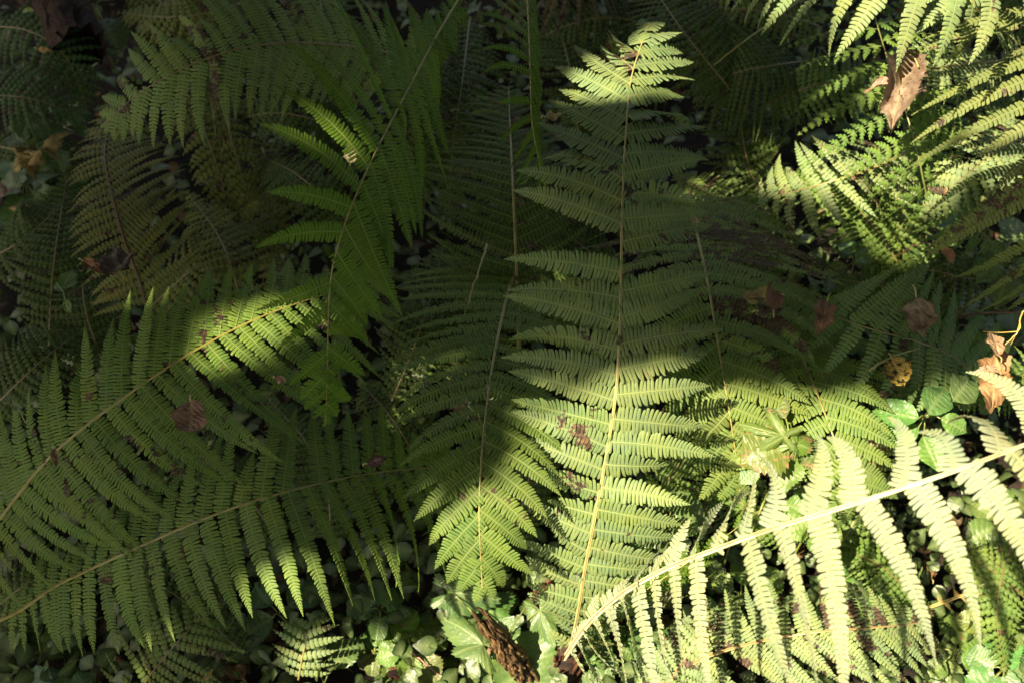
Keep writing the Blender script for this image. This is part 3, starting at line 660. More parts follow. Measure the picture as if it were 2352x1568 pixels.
# bright green backlit frond
frond('vivid green backlit frond arching down from the top with claw-like upper leaflets', [(1090, -60, .72), (1010, 70, .76), (930, 220, .8), (870, 335, .82), (815, 455, .82), (778, 560, .8), (760, 640, .77), (754, 740, .73), (752, 850, .67), (748, 975, .58)], 29,
      [(0, 40), (.2, 60), (.3, 170), (.4, 300), (.5, 310), (.6, 270), (.68, 220), (.8, 150), (.92, 90), (1, 14)], [(0, 40), (.15, 90), (.3, 190), (.42, 260), (.6, 250), (.8, 190), (.92, 110), (1, 14)],
      aL=[(0, 160), (.3, 150), (.4, 136), (.5, 118), (.6, 98), (.72, 66), (.85, 50), (1, 28)], aR=[(0, 30), (.3, 42), (.5, 52), (.7, 48), (1, 28)], bL=[(0, 10), (.4, -20), (.6, 20), (1, 16)], bR=[(0, -14), (.5, -16), (1, 0)], dr=[(0, 26), (.5, 22), (1, 30)],
      tilt=[(0, -30), (.3, -42), (.6, -36), (1, -22)], swap=True, tint='bright', wear=.25, rw=3.4, rcol=(.3, .25, .07), pin=7.4, wf=.42, up=.45, tw=-14, jit=1.5)
# tall middle frond
frond('tall upright frond in mid picture, pale head and sunlit lower half', [(1300, 1530, .08), (1325, 1420, .27), (1345, 1300, .37), (1368, 1180, .45), (1392, 1050, .51), (1415, 900, .58), (1424, 750, .63), (1427, 600, .66), (1430, 450, .68), (1438, 300, .69), (1450, 180, .69), (1488, 60, .67)], 37,
      [(0, 0), (.05, 40), (.13, 84), (.22, 150), (.36, 215), (.5, 285), (.62, 305), (.72, 270), (.8, 240), (.9, 205), (.95, 155), (1, 60)], [(0, 0), (.05, 40), (.11, 90), (.19, 140), (.27, 180), (.4, 230), (.55, 230), (.72, 230), (.85, 190), (.95, 140), (1, 60)],
      aL=[(0, 52), (.1, 66), (.2, 84), (.45, 84), (.6, 74), (.75, 62), (.9, 50), (1, 18)], aR=[(0, 60), (.15, 82), (.3, 88), (.5, 76), (.75, 72), (.9, 62), (1, 28)], bL=[(0, 10), (.2, -8), (.45, -26), (.65, -6), (.8, 8), (1, 4)], bR=[(0, 10), (.15, -22), (.35, -22), (.6, 8), (1, 12)],
      dr=[(0, 24), (.5, 34), (1, 26)], jit=1.3, tilt=[(0, 6), (.4, -5), (.75, 6), (1, -8)], tint=(.125, .19, .085), wear=.38, rw=5.2, rcol=(.42, .34, .14), pin=8, wf=.57, pwarp=1.08)
# foreground blazing frond
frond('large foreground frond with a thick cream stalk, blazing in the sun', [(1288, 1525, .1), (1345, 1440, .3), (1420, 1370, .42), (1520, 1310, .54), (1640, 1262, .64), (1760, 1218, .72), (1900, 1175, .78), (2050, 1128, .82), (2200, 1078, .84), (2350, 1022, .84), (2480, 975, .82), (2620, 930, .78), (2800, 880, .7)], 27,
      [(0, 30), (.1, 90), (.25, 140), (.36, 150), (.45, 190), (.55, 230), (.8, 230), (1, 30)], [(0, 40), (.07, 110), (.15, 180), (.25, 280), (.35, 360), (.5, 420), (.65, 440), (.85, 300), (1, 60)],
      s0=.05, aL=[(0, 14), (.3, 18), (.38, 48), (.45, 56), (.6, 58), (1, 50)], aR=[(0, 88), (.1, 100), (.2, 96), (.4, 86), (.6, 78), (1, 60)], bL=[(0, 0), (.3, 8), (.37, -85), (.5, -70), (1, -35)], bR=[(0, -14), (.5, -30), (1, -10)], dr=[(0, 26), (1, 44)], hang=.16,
      tint=(.24, .285, .2), wear=.14, pw=1.8, rw=9, rcol=(.62, .52, .36), pin=10.5, wf=.3, jit=2.0, tw=[(0, 40), (.5, 25), (1, 15)], pwarp=.98)  # leaf tint raised to cream, sun glare put into the colour
# lower right frond
frond('lower right sunlit frond with rusty leaflet tips and tan stalk', [(1510, 1575, .12), (1600, 1518, .2), (1700, 1483, .26), (1800, 1462, .3), (1900, 1448, .32), (2010, 1440, .32), (2110, 1430, .29)], 24,
      [(0, 60), (.2, 120), (.4, 160), (.7, 160), (1, 40)], [(0, 60), (.2, 130), (.5, 210), (.8, 190), (1, 50)], aL=[(0, 96), (.5, 108), (1, 90)], aR=[(0, 62), (.5, 56), (1, 45)], bL=6, bR=6, dr=20, tint='pale', wear=.66, rw=5, rcol=(.34, .22, .1), pin=7.5, wf=.46)
frond('short rusty frond at the left end of the lower right ferns', [(1480, 1640, .1), (1540, 1560, .17), (1600, 1470, .21), (1640, 1400, .2)], 18, [(0, 60), (.4, 110), (1, 20)], [(0, 70), (.4, 120), (1, 20)], tint='pale', wear=.7, rw=3.5, rcol=(.34, .2, .1), lod=0, pin=8, bL=10, bR=10)
# lower left small ferns
frond('small dappled fern frond on the ground at the lower left', [(300, 1640, .08), (335, 1565, .14), (385, 1500, .19), (440, 1440, .21), (510, 1390, .2)], 15, [(0, 110), (.4, 170), (.7, 160), (1, 30)], [(0, 100), (.4, 170), (.7, 150), (1, 30)], aL=[(0, 88), (1, 50)], aR=[(0, 88), (1, 50)], bL=-10, bR=-8, tint='dull', wear=.6, rw=2.5, rcol=(.12, .08, .03), pin=11, wf=.42)
frond('tiny pale frond beside the lower left broad leaves', [(685, 1560, .1), (694, 1510, .14), (708, 1450, .16), (722, 1410, .15)], 7, [(0, 60), (.6, 90), (1, 20)], [(0, 60), (.6, 95), (1, 20)], aL=[(0, 95), (1, 60)], aR=[(0, 80), (1, 50)], tint='pale', wear=.5, rw=2.2, rcol=(.3, .25, .1), pin=10, wf=.36)
frond('short frond curling up beneath the blazing frond stalk', [(1350, 1450, .22), (1420, 1400, .28), (1520, 1330, .34), (1640, 1250, .38), (1760, 1160, .38)], 14, [(0, 50), (.5, 60), (1, 20)], [(0, 80), (.5, 90), (1, 20)], aL=35, aR=40, tilt=55, tint='bright', wear=.2, rw=2.5, pin=8, lod=0)
frond('yellow withered frond piece on the ground at the lower right', [(2010, 1430, .1), (2100, 1405, .12), (2200, 1370, .13), (2352, 1310, .12)], 9, [(0, 20), (1, 24)], [(0, 26), (1, 20)], tint=(.3, .22, .1), wear=.4, rw=5, rcol=(.45, .3, .12), lod=0, pin=9)

# ================================================================== broad-leaved herbs
herb('big toothed lobed leaves in the sun at the foot of the drooping frond', 1150, 1480, .14, [
  (1110, 1480, 990, 1385, .17, 'trifid'), (1240, 1400, 1280, 1500, .17, 'trifid'), (1150, 1460, 1270, 1600, .12, 'ovate'), (1040, 1360, 1180, 1380, .14, 'trifid'), (1275, 1300, 1210, 1330, .1, 'ovate')],
  tint=(.06, .125, .04), wr=.55, teeth=.05, wear=.2, droop=.35)
herb('broad toothed leaf plant hanging in shade under the drooping frond tip', 1080, 1400, .1, [(1080, 1370, 1000, 1330, .12, 'trifid'), (1120, 1400, 1210, 1340, .11, 'trifid'), (1140, 1420, 1190, 1480, .1, 'ovate')], tint='cool', wr=.55, teeth=.06)
rosette('sunlit toothed seedling leaves at the bottom left of the knotted crown', 945, 1490, .07, 5, 85, 1, wr=.42, tint='mid')
rosette('pair of pale toothed leaves on the bottom edge, lower left', 745, 1568, .09, 4, 110, 2, wr=.44, tint=(.055, .11, .038))
rosette('rounded small leaves in half shade right of the hanging leaflet tips', 875, 1400, .09, 5, 62, 3, wr=.5, kind='heart', tint='cool')
rosette('small round-leaved herb below the shaded rounded leaves', 860, 1500, .06, 6, 48, 4, wr=.5, kind='round', tint='mid')
rosette('small pale round leaves near the bare red twig', 985, 1450, .06, 5, 42, 5, wr=.5, kind='round', tint='mid')
rosette('bright round leaf cluster left of the red twig', 900, 1560, .06, 6, 44, 6, wr=.5, kind='heart', tint='mid')
rosette('pale rounded herb between the tall frond and the cream stalk', 1535, 1190, .34, 7, 70, 7, wr=.5, kind='heart', tint=(.065, .12, .045))
rosette('pale toothed herb right of the knotted crown foot', 1400, 1480, .1, 6, 62, 8, wr=.45, tint=(.065, .12, .035))
rosette('dark toothed leaves on the bottom edge right of the crown', 1440, 1530, .09, 4, 115, 9, wr=.45, tint='cool')
rosette('green toothed leaves beneath the start of the cream stalk', 1590, 1370, .1, 5, 85, 10, wr=.42, tint='mid')
herb('torn insect-eaten leaf plant in half sun below the right fronds', 1810, 1020, .46, [
  (1800, 1000, 1650, 960, .47, 'lobed'), (1815, 1010, 1700, 1060, .45, 'ovate'), (1830, 1020, 1890, 970, .46, 'trifid'), (1805, 960, 1760, 905, .47, 'ovate'), (1830, 1030, 1900, 1060, .44, 'ovate'), (1815, 1040, 1795, 1130, .42, 'lance')],
  tint=(.065, .12, .028), wear=.6, wr=.48, teeth=.09)
herb('pale round leaf herb below the torn leaves', 1760, 1060, .4, [(1740, 1060, 1660, 1035, .42, 'ovate'), (1740, 1070, 1700, 1110, .41, 'ovate'), (1780, 1080, 1850, 1110, .41, 'ovate')], tint='pale', wr=.45)
herb('smooth green pointed leaves between the yellow leaf and the blazing frond', 2120, 960, .42, [
  (2110, 960, 2000, 930, .45, 'ovate'), (2130, 950, 2180, 880, .45, 'ovate'), (2160, 960, 2230, 990, .44, 'ovate'), (2110, 980, 2020, 1010, .42, 'ovate'), (2190, 920, 2240, 860, .43, 'ovate'), (2120, 1000, 2160, 1080, .40, 'ovate')],
  tint=(.05, .13, .032), wr=.38, teeth=.03, wear=.05)
herb('spotted dark green leaves at the right edge', 2290, 620, .25, [
  (2300, 600, 2230, 640, .28, 'ovate'), (2310, 590, 2250, 560, .28, 'ovate'), (2320, 620, 2290, 700, .27, 'ovate'), (2330, 600, 2400, 640, .27, 'ovate'), (2320, 560, 2350, 490, .27, 'ovate')],
  tint='cool', wr=.46, teeth=.05, wear=.2)
rosette('dark leafy herb low on the right above the orange crumpled leaf', 2230, 760, .16, 6, 90, 12, wr=.42, tint='cool')
rosette('dark pointed-leaf herb under the right edge ferns', 2130, 530, .2, 6, 85, 13, wr=.3, tint='cool', kind='lance')
rosette('dim herb leaves below the right edge twig', 2330, 790, .18, 5, 90, 14, wr=.42, tint='cool')
rosette('dim herb between the lit upper fern and the fanning frond', 1960, 610, .18, 5, 70, 15, wr=.32, tint='cool', kind='lance')
rosette('rounded pale leaves with frond shadows across them, lower right corner', 2300, 1540, .12, 6, 78, 16, wr=.52, kind='heart', tint=(.07, .15, .06))
rosette('toothed green herb under the hanging pale leaflets, lower right', 2190, 1500, .1, 6, 78, 17, wr=.42, tint='mid')
rosette('green rounded herb seen through the blazing frond', 2060, 1400, .12, 6, 58, 18, wr=.45, kind='heart', tint='cool')
rosette('toothed sunlit herb right of the curled frond tip', 2280, 1440, .1, 5, 75, 19, wr=.42, tint='mid')
rosette('herb with oval leaves behind the middle of the blazing frond', 1700, 1370, .1, 6, 80, 20, wr=.42, tint='mid')
rosette('small green herb behind the right end of the blazing frond', 2300, 1200, .16, 6, 80, 21, wr=.44, tint='mid')
rosette('clump of leaves just under the torn herb', 1870, 1190, .3, 6, 75, 22, wr=.44, tint='mid')
rosette('leafy herb on the soil below the pale leaflet fringe', 1930, 1370, .08, 6, 75, 23, wr=.44, tint='cool')
rosette('dark pointed leaves in the bottom left corner', 60, 1520, .1, 4, 150, 24, wr=.36, tint='cool', teeth=.04)
rosette('bluish gleaming leaves on the bottom edge at the left', 130, 1600, .1, 4, 90, 25, wr=.42, tint=(.05, .12, .07))
rosette('dark leaves under the foot of the long lower left frond', 110, 1440, .07, 5, 85, 26, wr=.4, tint='dark')
rosette('shaded leaf pair under the sunlit hanging tips', 640, 1410, .1, 4, 80, 27, wr=.45, tint='cool')
herb('blue-green oval leaves in shade near the left edge', 130, 300, .22, [
  (175, 290, 200, 245, .26, 'ovate'), (165, 300, 215, 300, .25, 'ovate'), (75, 250, 50, 320, .24, 'ovate'), (95, 280, 130, 330, .24, 'ovate'), (110, 350, 90, 395, .22, 'ovate'), (130, 340, 140, 390, .22, 'ovate'), (60, 330, 20, 300, .23, 'ovate')],
  tint='blue', wr=.42, teeth=.01, wear=0)
rosette('green rounded leaves beside the lower yellowed leaf', 60, 430, .18, 5, 70, 28, wr=.45, kind='heart', tint='cool')
herb('small light green shoot by the dark upright frond', 150, 660, .3, [(145, 665, 170, 612, .34, 'ovate'), (145, 670, 128, 645, .33, 'ovate'), (150, 690, 160, 720, .32, 'ovate')], tint='bright', wr=.36, teeth=0, wear=0, name='young_shoot', root=(185, 720))
herb('light green sprig with narrow leaves on the log', 75, 30, .3, [(80, 28, 40, 35, .34, 'lance'), (82, 35, 80, 78, .33, 'lance'), (95, 30, 108, 55, .33, 'lance'), (100, 45, 128, 90, .32, 'lance')], tint=(.11, .17, .03), wr=.3, teeth=0, wear=0, name='young_shoot')
rosette('dark oval leaves behind the log on the top edge', 220, 20, .2, 4, 80, 29, wr=.44, tint='blue')
rosette('dim undergrowth leaves left of the olive frond', 150, 420, .16, 6, 50, 30, wr=.4, tint='mid')
rosette('dim undergrowth leaves below the dark brown leaf', 210, 730, .16, 5, 60, 31, wr=.3, kind='lance', tint='dark')
rosette('leafy herb half hidden at the foot of the sunlit pale frond', 1250, 1560, .08, 6, 75, 32, wr=.44, tint='mid')
rosette('sunlit herb under the right leaflets of the tall frond base', 1480, 1300, .26, 6, 60, 33, wr=.44, tint='mid')

# ================================================================== fallen leaves
dead_leaf('round brown shrivelled leaf lying on the broad left frond', 438, 918, 434, 988, .63, 'round', .46, (.2, .12, .08), .35, droop=.3, crum=.25)
dead_leaf('dark brown pointed leaf hanging on the olive frond', 280, 630, 250, 560, .47, 'ovate', .5, (.055, .03, .025), .1, droop=.5)
dead_leaf('small tan scrap stuck on the stalk of the broad left frond', 124, 1028, 128, 1072, .6, 'lance', .22, (.34, .25, .18), .1, roll=1.2)
dead_leaf('tiny pink-tan scrap beside the bright green frond tip', 632, 868, 658, 875, .62, 'ovate', .35, (.42, .27, .2), .1)
dead_leaf('dark red-brown leaf between the lower left and drooping fronds', 842, 1065, 888, 1050, .52, 'ovate', .4, (.08, .03, .03), .2)
dead_leaf('tan angular leaf with pale veins leaning on the fanning frond', 2104, 686, 2122, 768, .5, 'ovate', .42, (.2, .155, .11), .1, stalk=(2097, 655), droop=.15, nv=5, sc=(.4, .4, .15), teeth=.04, wave=.06)
dead_leaf('yellow leaf speckled black on the shaded right fronds', 2046, 822, 2078, 884, .5, 'ovate', .48, (.34, .25, .05), .95, droop=.25, wave=.08, teeth=.02)
dead_leaf('curled brown leaf standing on the right fronds', 1900, 690, 1880, 765, .54, 'lance', .34, (.16, .085, .06), .2, roll=1.4, up=.3)
dead_leaf('folded olive-tan leaf with a long pale stalk beside the brown patch', 1790, 683, 1705, 682, .54, 'ovate', .3, (.16, .14, .06), .2, roll=.9, stalk=(1802, 678))
dead_leaf('rust brown twisted leaf above the folded olive-tan leaf', 1775, 715, 1768, 640, .56, 'lance', .3, (.15, .06, .035), .2, roll=1.1, curl=.8)
dead_leaf('dark crumpled leaf below the folded olive-tan leaf', 1740, 715, 1800, 705, .53, 'ovate', .35, (.05, .03, .03), .3, wave=.3)
dead_leaf('large crumpled tan leaf caught in the upper right ferns', 2085, 120, 2058, 262, .66, 'ovate', .3, (.17, .125, .095), .5, roll=1.2, crum=.9, wave=.4, droop=.5, stalk=(2110, 155), teeth=.08)
dead_leaf('pinkish curled leaf left of the large crumpled leaf', 2052, 190, 1985, 200, .62, 'lance', .25, (.32, .18, .14), .2, roll=1.2, curl=1)
dead_leaf('orange-brown crumpled leaf at the right edge', 2290, 800, 2280, 935, .5, 'ovate', .26, (.22, .13, .06), .2, wave=.35, roll=.7, droop=.6, teeth=.06)
dead_leaf('pale papery curled leaf atop the orange-brown leaf', 2296, 820, 2276, 752, .54, 'lance', .3, (.3, .2, .13), .1, roll=1.1)
dead_leaf('torn buff leaf left of the orange-brown leaf', 2290, 850, 2240, 852, .52, 'ovate', .3, (.34, .26, .19), .2, wave=.3)
dead_leaf('dusky pink leaf behind the hooked leaflets of the blazing frond', 1990, 1030, 2000, 1090, .4, 'lobed', .75, (.34, .22, .19), .1)
dead_leaf('small pinkish scrap on the leaflets right of the tall frond', 1586, 500, 1604, 512, .62, 'round', .45, (.5, .3, .22), .0)
dead_leaf('dark red curled leaf under the torn herb', 1745, 985, 1800, 995, .3, 'ovate', .3, (.16, .05, .045), .4, roll=1)
dead_leaf('yellowed mottled jagged leaf near the left edge', 95, 345, 92, 280, .28, 'lobed', .9, (.3, .23, .08), .6, teeth=.12)
dead_leaf('lower yellowed mottled leaf at the left edge', 70, 362, 8, 392, .26, 'trifid', .8, (.24, .2, .06), .6, teeth=.1)
dead_leaf('faded ochre leaf above the dark upright frond', 60, 480, 20, 520, .24, 'lobed', .8, (.2, .16, .06), .5)
dead_leaf('grey-pink leaf on the left edge', -20, 440, 25, 435, .26, 'ovate', .4, (.25, .18, .15), .1)
dead_leaf('orange-tan slip of leaf on the dark frond by the log', 85, 113, 118, 116, .38, 'lance', .2, (.45, .28, .1), .1)
dead_leaf('small orange curled leaf in the shade right of the fans', 2165, 570, 2195, 605, .3, 'lance', .3, (.36, .2, .12), .1, roll=1)
dead_leaf('withered rusty leaf beside the dark brown leaf', 190, 600, 240, 625, .4, 'lance', .25, (.2, .09, .03), .2, roll=1)
dead_leaf('rusty red leaf on the ground at the bottom left', 250, 1525, 285, 1510, .1, 'ovate', .5, (.2, .06, .035), .2)
dead_leaf('pale papery upturned leaflet by the bright green stalk', 805, 378, 806, 322, .8, 'lance', .22, (.45, .4, .26), 0, teeth=.08)
dead_leaf('cream withered leaflet left of the pale frond head', 1250, 270, 1290, 262, .66, 'ovate', .3, (.3, .28, .16), .2, wave=.4)
r0 = random.Random(8)
for k, (x, y, w) in enumerate([(1330, 1545, 'reddish fallen leaf by the crown on the bottom edge'), (1480, 1440, 'brown fallen leaf under the short curling frond'), (1640, 1330, 'brown fallen leaf behind the blazing frond stalk'), (2140, 1330, 'rust leaf on the soil behind the blazing frond'),
                               (2250, 1400, 'tan leaf on the soil beside the yellow withered piece'), (2170, 1560, 'dull brown leaf on the bottom edge at the right'), (2050, 540, 'rusty leaf in the gap of the upper right ferns'), (2180, 690, 'red-brown leaf low behind the fanning frond'), (560, 1560, 'brown leaf on the bottom edge left of the pale leaves')]):
    a = r0.uniform(0, 6.28); dead_leaf(w, x, y, x+60*math.cos(a), y+50*math.sin(a), .07, 'ovate', .4, (.24-.02*(k % 4), .1+.02*(k % 3), .05+.01*(k % 3)), .3, wave=.3)

# ================================================================== old crowns and twigs
def crown(label, a, b, w, n, col, seed, lenf=1.0, rr=.0042, wrap=True):
    """rugged cluster of old frond bases from pixel a to pixel b"""
    r = np.random.default_rng(seed); A, B = P(*a), P(*b); ax = B-A; L = np.linalg.norm(ax); ax = ax/L
    m = scale_at(A)*w; th = thing('rootstock', label, 'rootstock', A, 'old fern crowns')
    s1 = nrm(np.cross(ax, [0, 0, 1.])); s2 = np.cross(ax, s1)
    C, _ = spline([A-ax*.01, (A+B)/2, B], 10); tube('core', C, m*np.array([.55, .62, .68, .7, .72, .72, .7, .62, .5, .2]), M_BARK, th, None, 10, False, None, A)
    for i in range(n):
        f = r.uniform(0, 1); ph = r.uniform(0, 2*PI); rad_ = m*(.55+.3*math.sin(PI*min(1, f+.15)))*r.uniform(.85, 1.15)
        span = r.uniform(.35, .9)*lenf
        pts = []
        for q in np.linspace(0, 1, 6):
            if wrap: an = ph+q*span*.9*(1 if i % 3 else -1); al = f*L+(q-.5)*L*.34*span+r.normal()*.0015; rr_ = rad_*(1+.16*math.sin(q*PI*2.2+i))
            else: an = ph+q*.5*span; al = f*L*.8+q*L*.3*span; rr_ = rad_*(1+.25*q)
            pts.append(A+ax*al+(s1*math.cos(an)+s2*math.sin(an))*rr_)
        C, _ = spline(pts, 10); k = r.uniform(.7, 1.2)
        c = np.array(col)*r.uniform(.5, 1.35)
        tube('frond_base', C, rr*k*np.array([.5, .8, 1, 1, 1, 1, 1, .9, .7, .35]), M_STUB, th, (*c, 1), 6, True, None, A)
    return th
crown('knotted brown fern crown standing at the bottom of the picture', (1215, 1560, .1), (1112, 1425, .25), 27, 110, (.15, .095, .045), 31, rr=.0028)
crown('curled red-brown fibrous knob beside the foot of the tall frond', (1238, 1392, .13), (1260, 1345, .17), 26, 70, (.16, .06, .03), 32, rr=.0022)
crown('dark red shaggy rootstock on the bottom edge left of the knotted crown', (1040, 1580, .04), (890, 1545, .08), 26, 80, (.13, .04, .025), 33, rr=.0025, wrap=False)
crown('dark shaggy rootstock where the tall and the cream stalks meet', (1290, 1600, .0), (1312, 1470, .17), 38, 80, (.1, .04, .025), 34, rr=.0024, wrap=False)
crown('mossy yellow-brown stump foot on the bottom edge under the knotted crown', (1190, 1640, .0), (1170, 1540, .06), 60, 70, (.26, .22, .05), 35, rr=.003, wrap=False)
def twig(label, pts, r=.002, col=(.16, .08, .05), side=3, seed=1):
    rg = np.random.default_rng(seed); W = [P(*p) for p in pts]; th = thing('twig', label, 'twig', W[0], 'twigs')
    C, _ = spline(W, 24); C += rg.normal(size=C.shape)*.0006
    tube('shoot', C, np.linspace(r, r*.4, 24), M_RACH, th, (*col, 1), 6, False, None, W[0])
    for k in range(side):
        c = C[rg.integers(4, 20)]; e = c+rg.normal(size=3)*.03
        D, _ = spline([c, (c+e)/2+rg.normal(size=3)*.003, e], 6); tube('side_shoot', D, np.linspace(r*.5, r*.2, 6), M_RACH, th, (*col, 1), 5, False, None, W[0])
twig('bare reddish twig lying on the ground left of the knotted crown', [(925, 1480, .1), (950, 1500, .1), (985, 1530, .09), (1010, 1550, .08)], .002, (.3, .15, .13), 1, 2)
twig('thin dark brown twig reaching in from the right edge', [(2380, 716, .4), (2300, 718, .4), (2230, 722, .38), (2180, 735, .35)], .0022, (.1, .05, .03), 2, 3)
twig('thin brown runner crossing the shade in the upper right', [(2250, 540, .3), (2180, 555, .32), (2110, 560, .32), (2060, 590, .28)], .0015, (.12, .05, .03), 2, 4)
twig('yellowish tendril looping above the orange-brown leaf', [(2380, 690, .5), (2348, 720, .52), (2340, 760, .52), (2300, 800, .5)], .0016, (.4, .28, .08), 2, 5)
twig('green stem slanting down from the torn herb', [(1815, 1040, .26), (1850, 1100, .28), (1890, 1170, .3), (1920, 1215, .3)], .003, (.17, .2, .05), 0, 6)
twig('pale bare leaf stalk slanting across the top right of the picture', [(1860, -20, .4), (1760, 60, .42), (1690, 110, .42), (1640, 150, .4)], .0018, (.3, .28, .08), 0, 7)
twig('thin straw stem under the top of the drooping frond', [(1120, 560, .44), (1100, 620, .45), (1080, 680, .44), (1062, 740, .42)], .0016, (.25, .23, .09), 0, 8)
twig('straight straw stalk across the gap below the yellow spotted leaf', [(1995, 850, .47), (2050, 818, .48), (2110, 800, .48)], .0022, (.22, .22, .08), 0, 9)
twig('pale brown stem standing right of the knotted crown', [(1310, 1560, .03), (1285, 1480, .1), (1262, 1410, .15)], .0028, (.36, .24, .13), 2, 10)
twig('slim grass-like stem on the far left dark fronds', [(30, 920, .4), (80, 1000, .41), (105, 1060, .4)], .0012, (.15, .2, .05), 0, 11)

# ================================================================== unseen tree, its crown shaped to cast the wanted shade
def shade_tree():
    bpy.context.view_layer.update()
    e1 = nrm(np.cross(SUN, [0, 0, 1])); e2 = np.cross(e1, SUN); mid = P(1176, 784, .5)
    # which places of the undergrowth are to stay sunlit, so leaves are left out
    VV_ = []
    for o in SC.objects:
        if o.type != 'MESH' or o.name == 'ground': continue
        c = np.empty(len(o.data.vertices)*3, np.float32); o.data.vertices.foreach_get('co', c)
        VV_.append(c.reshape(-1, 3) + np.array(o.matrix_world.translation, np.float32))
    VV_ = np.concatenate(VV_); px, py = to_px(VV_); dep = (VV_-CPOS)@FW
    ok = (px > -60) & (px < 2412) & (py > -60) & (py < 1628) & (dep > .3)
    VV_, px, py, dep = VV_[ok], px[ok], py[ok], dep[ok]
    cell = ((px+60)//9).astype(int)*200 + ((py+60)//9).astype(int)
    o_ = np.lexsort((dep, cell)); cell = cell[o_]; first = np.concatenate([[True], cell[1:] != cell[:-1]]); o_ = o_[first]
    X0, px, py = VV_[o_], px[o_], py[o_]
    lit = np.full(len(px), -1.)
    for wt, p, *zm in LIT: lit = np.where(in_poly(px, py, p) & (X0[:, 2] > (zm[0] if zm else -1)), wt, lit)
    A0, B0, CS, NG = -1.6, -1.6, .0125, 256
    G = np.zeros((NG, NG)); q = X0-mid
    i, j = ((q@e1-A0)/CS).astype(int), ((q@e2-B0)/CS).astype(int); ok = (i > 1) & (i < NG-2) & (j > 1) & (j < NG-2)
    np.add.at(G, (i[ok], j[ok]), lit[ok])
    k = np.exp(-np.arange(-3, 4)**2/2/1.1**2)
    G = np.apply_along_axis(lambda v: np.convolve(v, k, 'same'), 0, G); G = np.apply_along_axis(lambda v: np.convolve(v, k, 'same'), 1, G)
    nz = np.random.default_rng(77).normal(size=G.shape); kk = np.exp(-np.arange(-8, 9)**2/2/2.6**2)
    for ax in (0, 1): nz = np.apply_along_axis(lambda v: np.convolve(v, kk, 'same'), ax, nz)
    mG = np.abs(G[G != 0]).mean(); clear = G > mG*(.4 + .35*np.abs(nz)/nz.std())
    # leaves are thinned gradually to soften the edges of the sun patches
    Gn = G/np.abs(G[G != 0]).mean(); k2 = np.exp(-np.arange(-5, 6)**2/2/1.7**2); k2 /= k2.sum(); Vt_ = (np.abs(G) > .05).astype(float)
    for ax in (0, 1):
        Gn = np.apply_along_axis(lambda v: np.convolve(v, k2, 'same'), ax, Gn)
    keepp = np.where(Vt_ > 0, np.clip(.42-Gn*.85+.16*nz/nz.std(), 0, 1), 1.); keepp[Gn < -.45] = 1.
    r = np.random.default_rng(21); N = 210000
    a = r.uniform(-1.55, 1.55, N); b = r.uniform(-1.5, 1.5, N); d = r.uniform(3.1, 4.3, N)
    X = mid + a[:, None]*e1 + b[:, None]*e2 + d[:, None]*SUN
    Vt = np.array([[0, 0, 0], [.3, .32, .03], [.75, .25, .02], [1, 0, -.1], [.75, -.25, .02], [.3, -.32, .03]])*.038
    sel = (X[:, 2] > 1.9); X = X[sel]; n = len(X)
    zc = SUN + r.normal(size=(n, 3))*.35; zc /= np.linalg.norm(zc, axis=1)[:, None]
    xc = r.normal(size=(n, 3)); xc -= (xc*zc).sum(1)[:, None]*zc; xc /= np.linalg.norm(xc, axis=1)[:, None]; yc = np.cross(zc, xc)
    V = (Vt[None, :, :1]*xc[:, None] + Vt[None, :, 1:2]*yc[:, None] + Vt[None, :, 2:]*zc[:, None])*r.uniform(.6, 1.15, n)[:, None, None] + X[:, None]
    q = V - mid; i = np.clip(((q@e1-A0)/CS).astype(int), 0, NG-1); j = np.clip(((q@e2-B0)/CS).astype(int), 0, NG-1)
    keep = (clear[i, j].sum(1) <= 1) & (r.uniform(size=n) < keepp[i[:, 0], j[:, 0]])
    X = X[keep][:115000]; V = V[keep][:115000]; n = len(X)
    o = np.arange(n)[:, None]*6
    Q = np.concatenate([o+np.array([0, 1, 2, 3]), o+np.array([0, 3, 4, 5])])
    foot = np.array([-4.4, -1.2, -.05])
    th = thing('tree', 'unseen leafy tree on the left, crown cut to shape the sun patches', 'tree', foot)
    C, _ = spline([foot, foot+[.05, .05, 1.3], foot+[.4, .1, 2.6], foot+[1.0, .2, 3.9]], 30)
    tube('trunk', C, np.linspace(.16, .05, 30), M_BARK, th, None, 12, False, None, foot)
    def blocked(Y):
        qq = Y - mid; ii = np.clip(((qq@e1-A0)/CS).astype(int), 0, NG-1); jj = np.clip(((qq@e2-B0)/CS).astype(int), 0, NG-1)
        return clear[ii, jj]
    for k in range(40):
        en = X[r.integers(n)]; st = C[26]
        if en[2] < 2.4: continue
        D, _ = spline([st, (st+en)/2+np.array([0, 0, .2]), en], 14)
        if blocked(D).sum() > 1: continue
        tube('limb', D, np.linspace(.018, .004, 14), M_BARK, th, None, 6, False, None, foot)
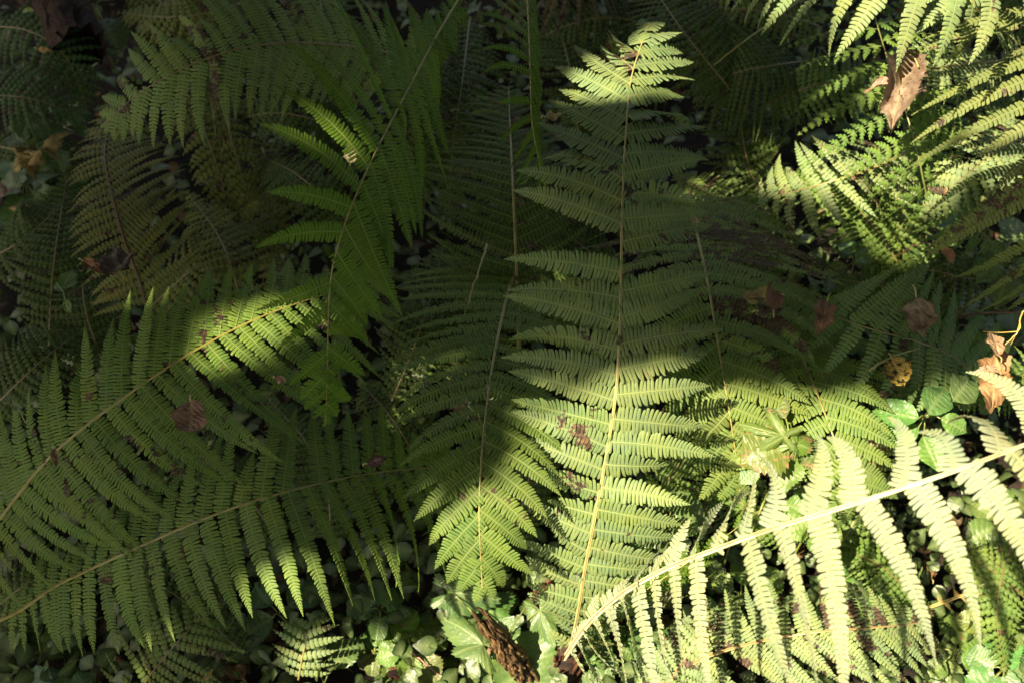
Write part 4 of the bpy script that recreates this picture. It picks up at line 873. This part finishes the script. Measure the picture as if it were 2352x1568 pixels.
    link('crown', mk_mesh('crown', V.reshape(-1, 3)-foot, Q, M_BROAD, {'vein': np.zeros(n*6)}), th, (0, 0, 0), (.06, .11, .03, 0))
    # unseen neighbouring trees, added so their crowns dim the sky light
    for t, (fx, fy, lab) in enumerate([(4.3, 3.4, 'unseen leafy tree added behind right to dim the sky light'), (3.6, -2.9, 'unseen leafy tree added on the right to dim the sky light'), (-3.4, 3.9, 'unseen leafy tree added behind left to dim the sky light')]):
        f = np.array([fx, fy, -.05]); th = thing('tree', lab, 'tree', f)
        C, _ = spline([f, f+[0, .05, 1.5], f+[-fx*.08, -fy*.08, 3.2], f+[-fx*.2, -fy*.2, 4.6]], 24)
        tube('trunk', C, np.linspace(.17, .05, 24), M_BARK, th, None, 12, False, None, f)
        m = 30000
        Y = np.array([fx*.42, fy*.42, 3.7]) + r.normal(size=(m, 3))*np.array([1.35, 1.35, .7])
        Y = Y[(Y[:, 2] > 2.3)]; Y = Y[~blocked(Y)]; m = len(Y)
        zc = r.normal(size=(m, 3)); zc[:, 2] += 1.2*np.sign(zc[:, 2]); zc /= np.linalg.norm(zc, axis=1)[:, None]
        xc = r.normal(size=(m, 3)); xc -= (xc*zc).sum(1)[:, None]*zc; xc /= np.linalg.norm(xc, axis=1)[:, None]; yc = np.cross(zc, xc)
        W = (Vt[None, :, :1]*xc[:, None] + Vt[None, :, 1:2]*yc[:, None])*2.6*r.uniform(.6, 1.3, m)[:, None, None] + Y[:, None]
        W = W[~(blocked(W.reshape(-1, 3)).reshape(m, 6).any(1))]; m = len(W)
        o = np.arange(m)[:, None]*6
        for k in range(9):
            en = Y[r.integers(len(Y))]; D, _ = spline([C[18], (C[18]+en)/2+np.array([0, 0, .15]), en], 12)
            if blocked(D).sum() < 2: tube('limb', D, np.linspace(.02, .005, 12), M_BARK, th, None, 6, False, None, f)
        link('crown', mk_mesh('crown', W.reshape(-1, 3)-f, np.concatenate([o+np.array([0, 1, 2, 3]), o+np.array([0, 3, 4, 5])]), M_BROAD, {'vein': np.zeros(m*6)}), th, (0, 0, 0), (.06, .11, .03, 0))
shade_tree()
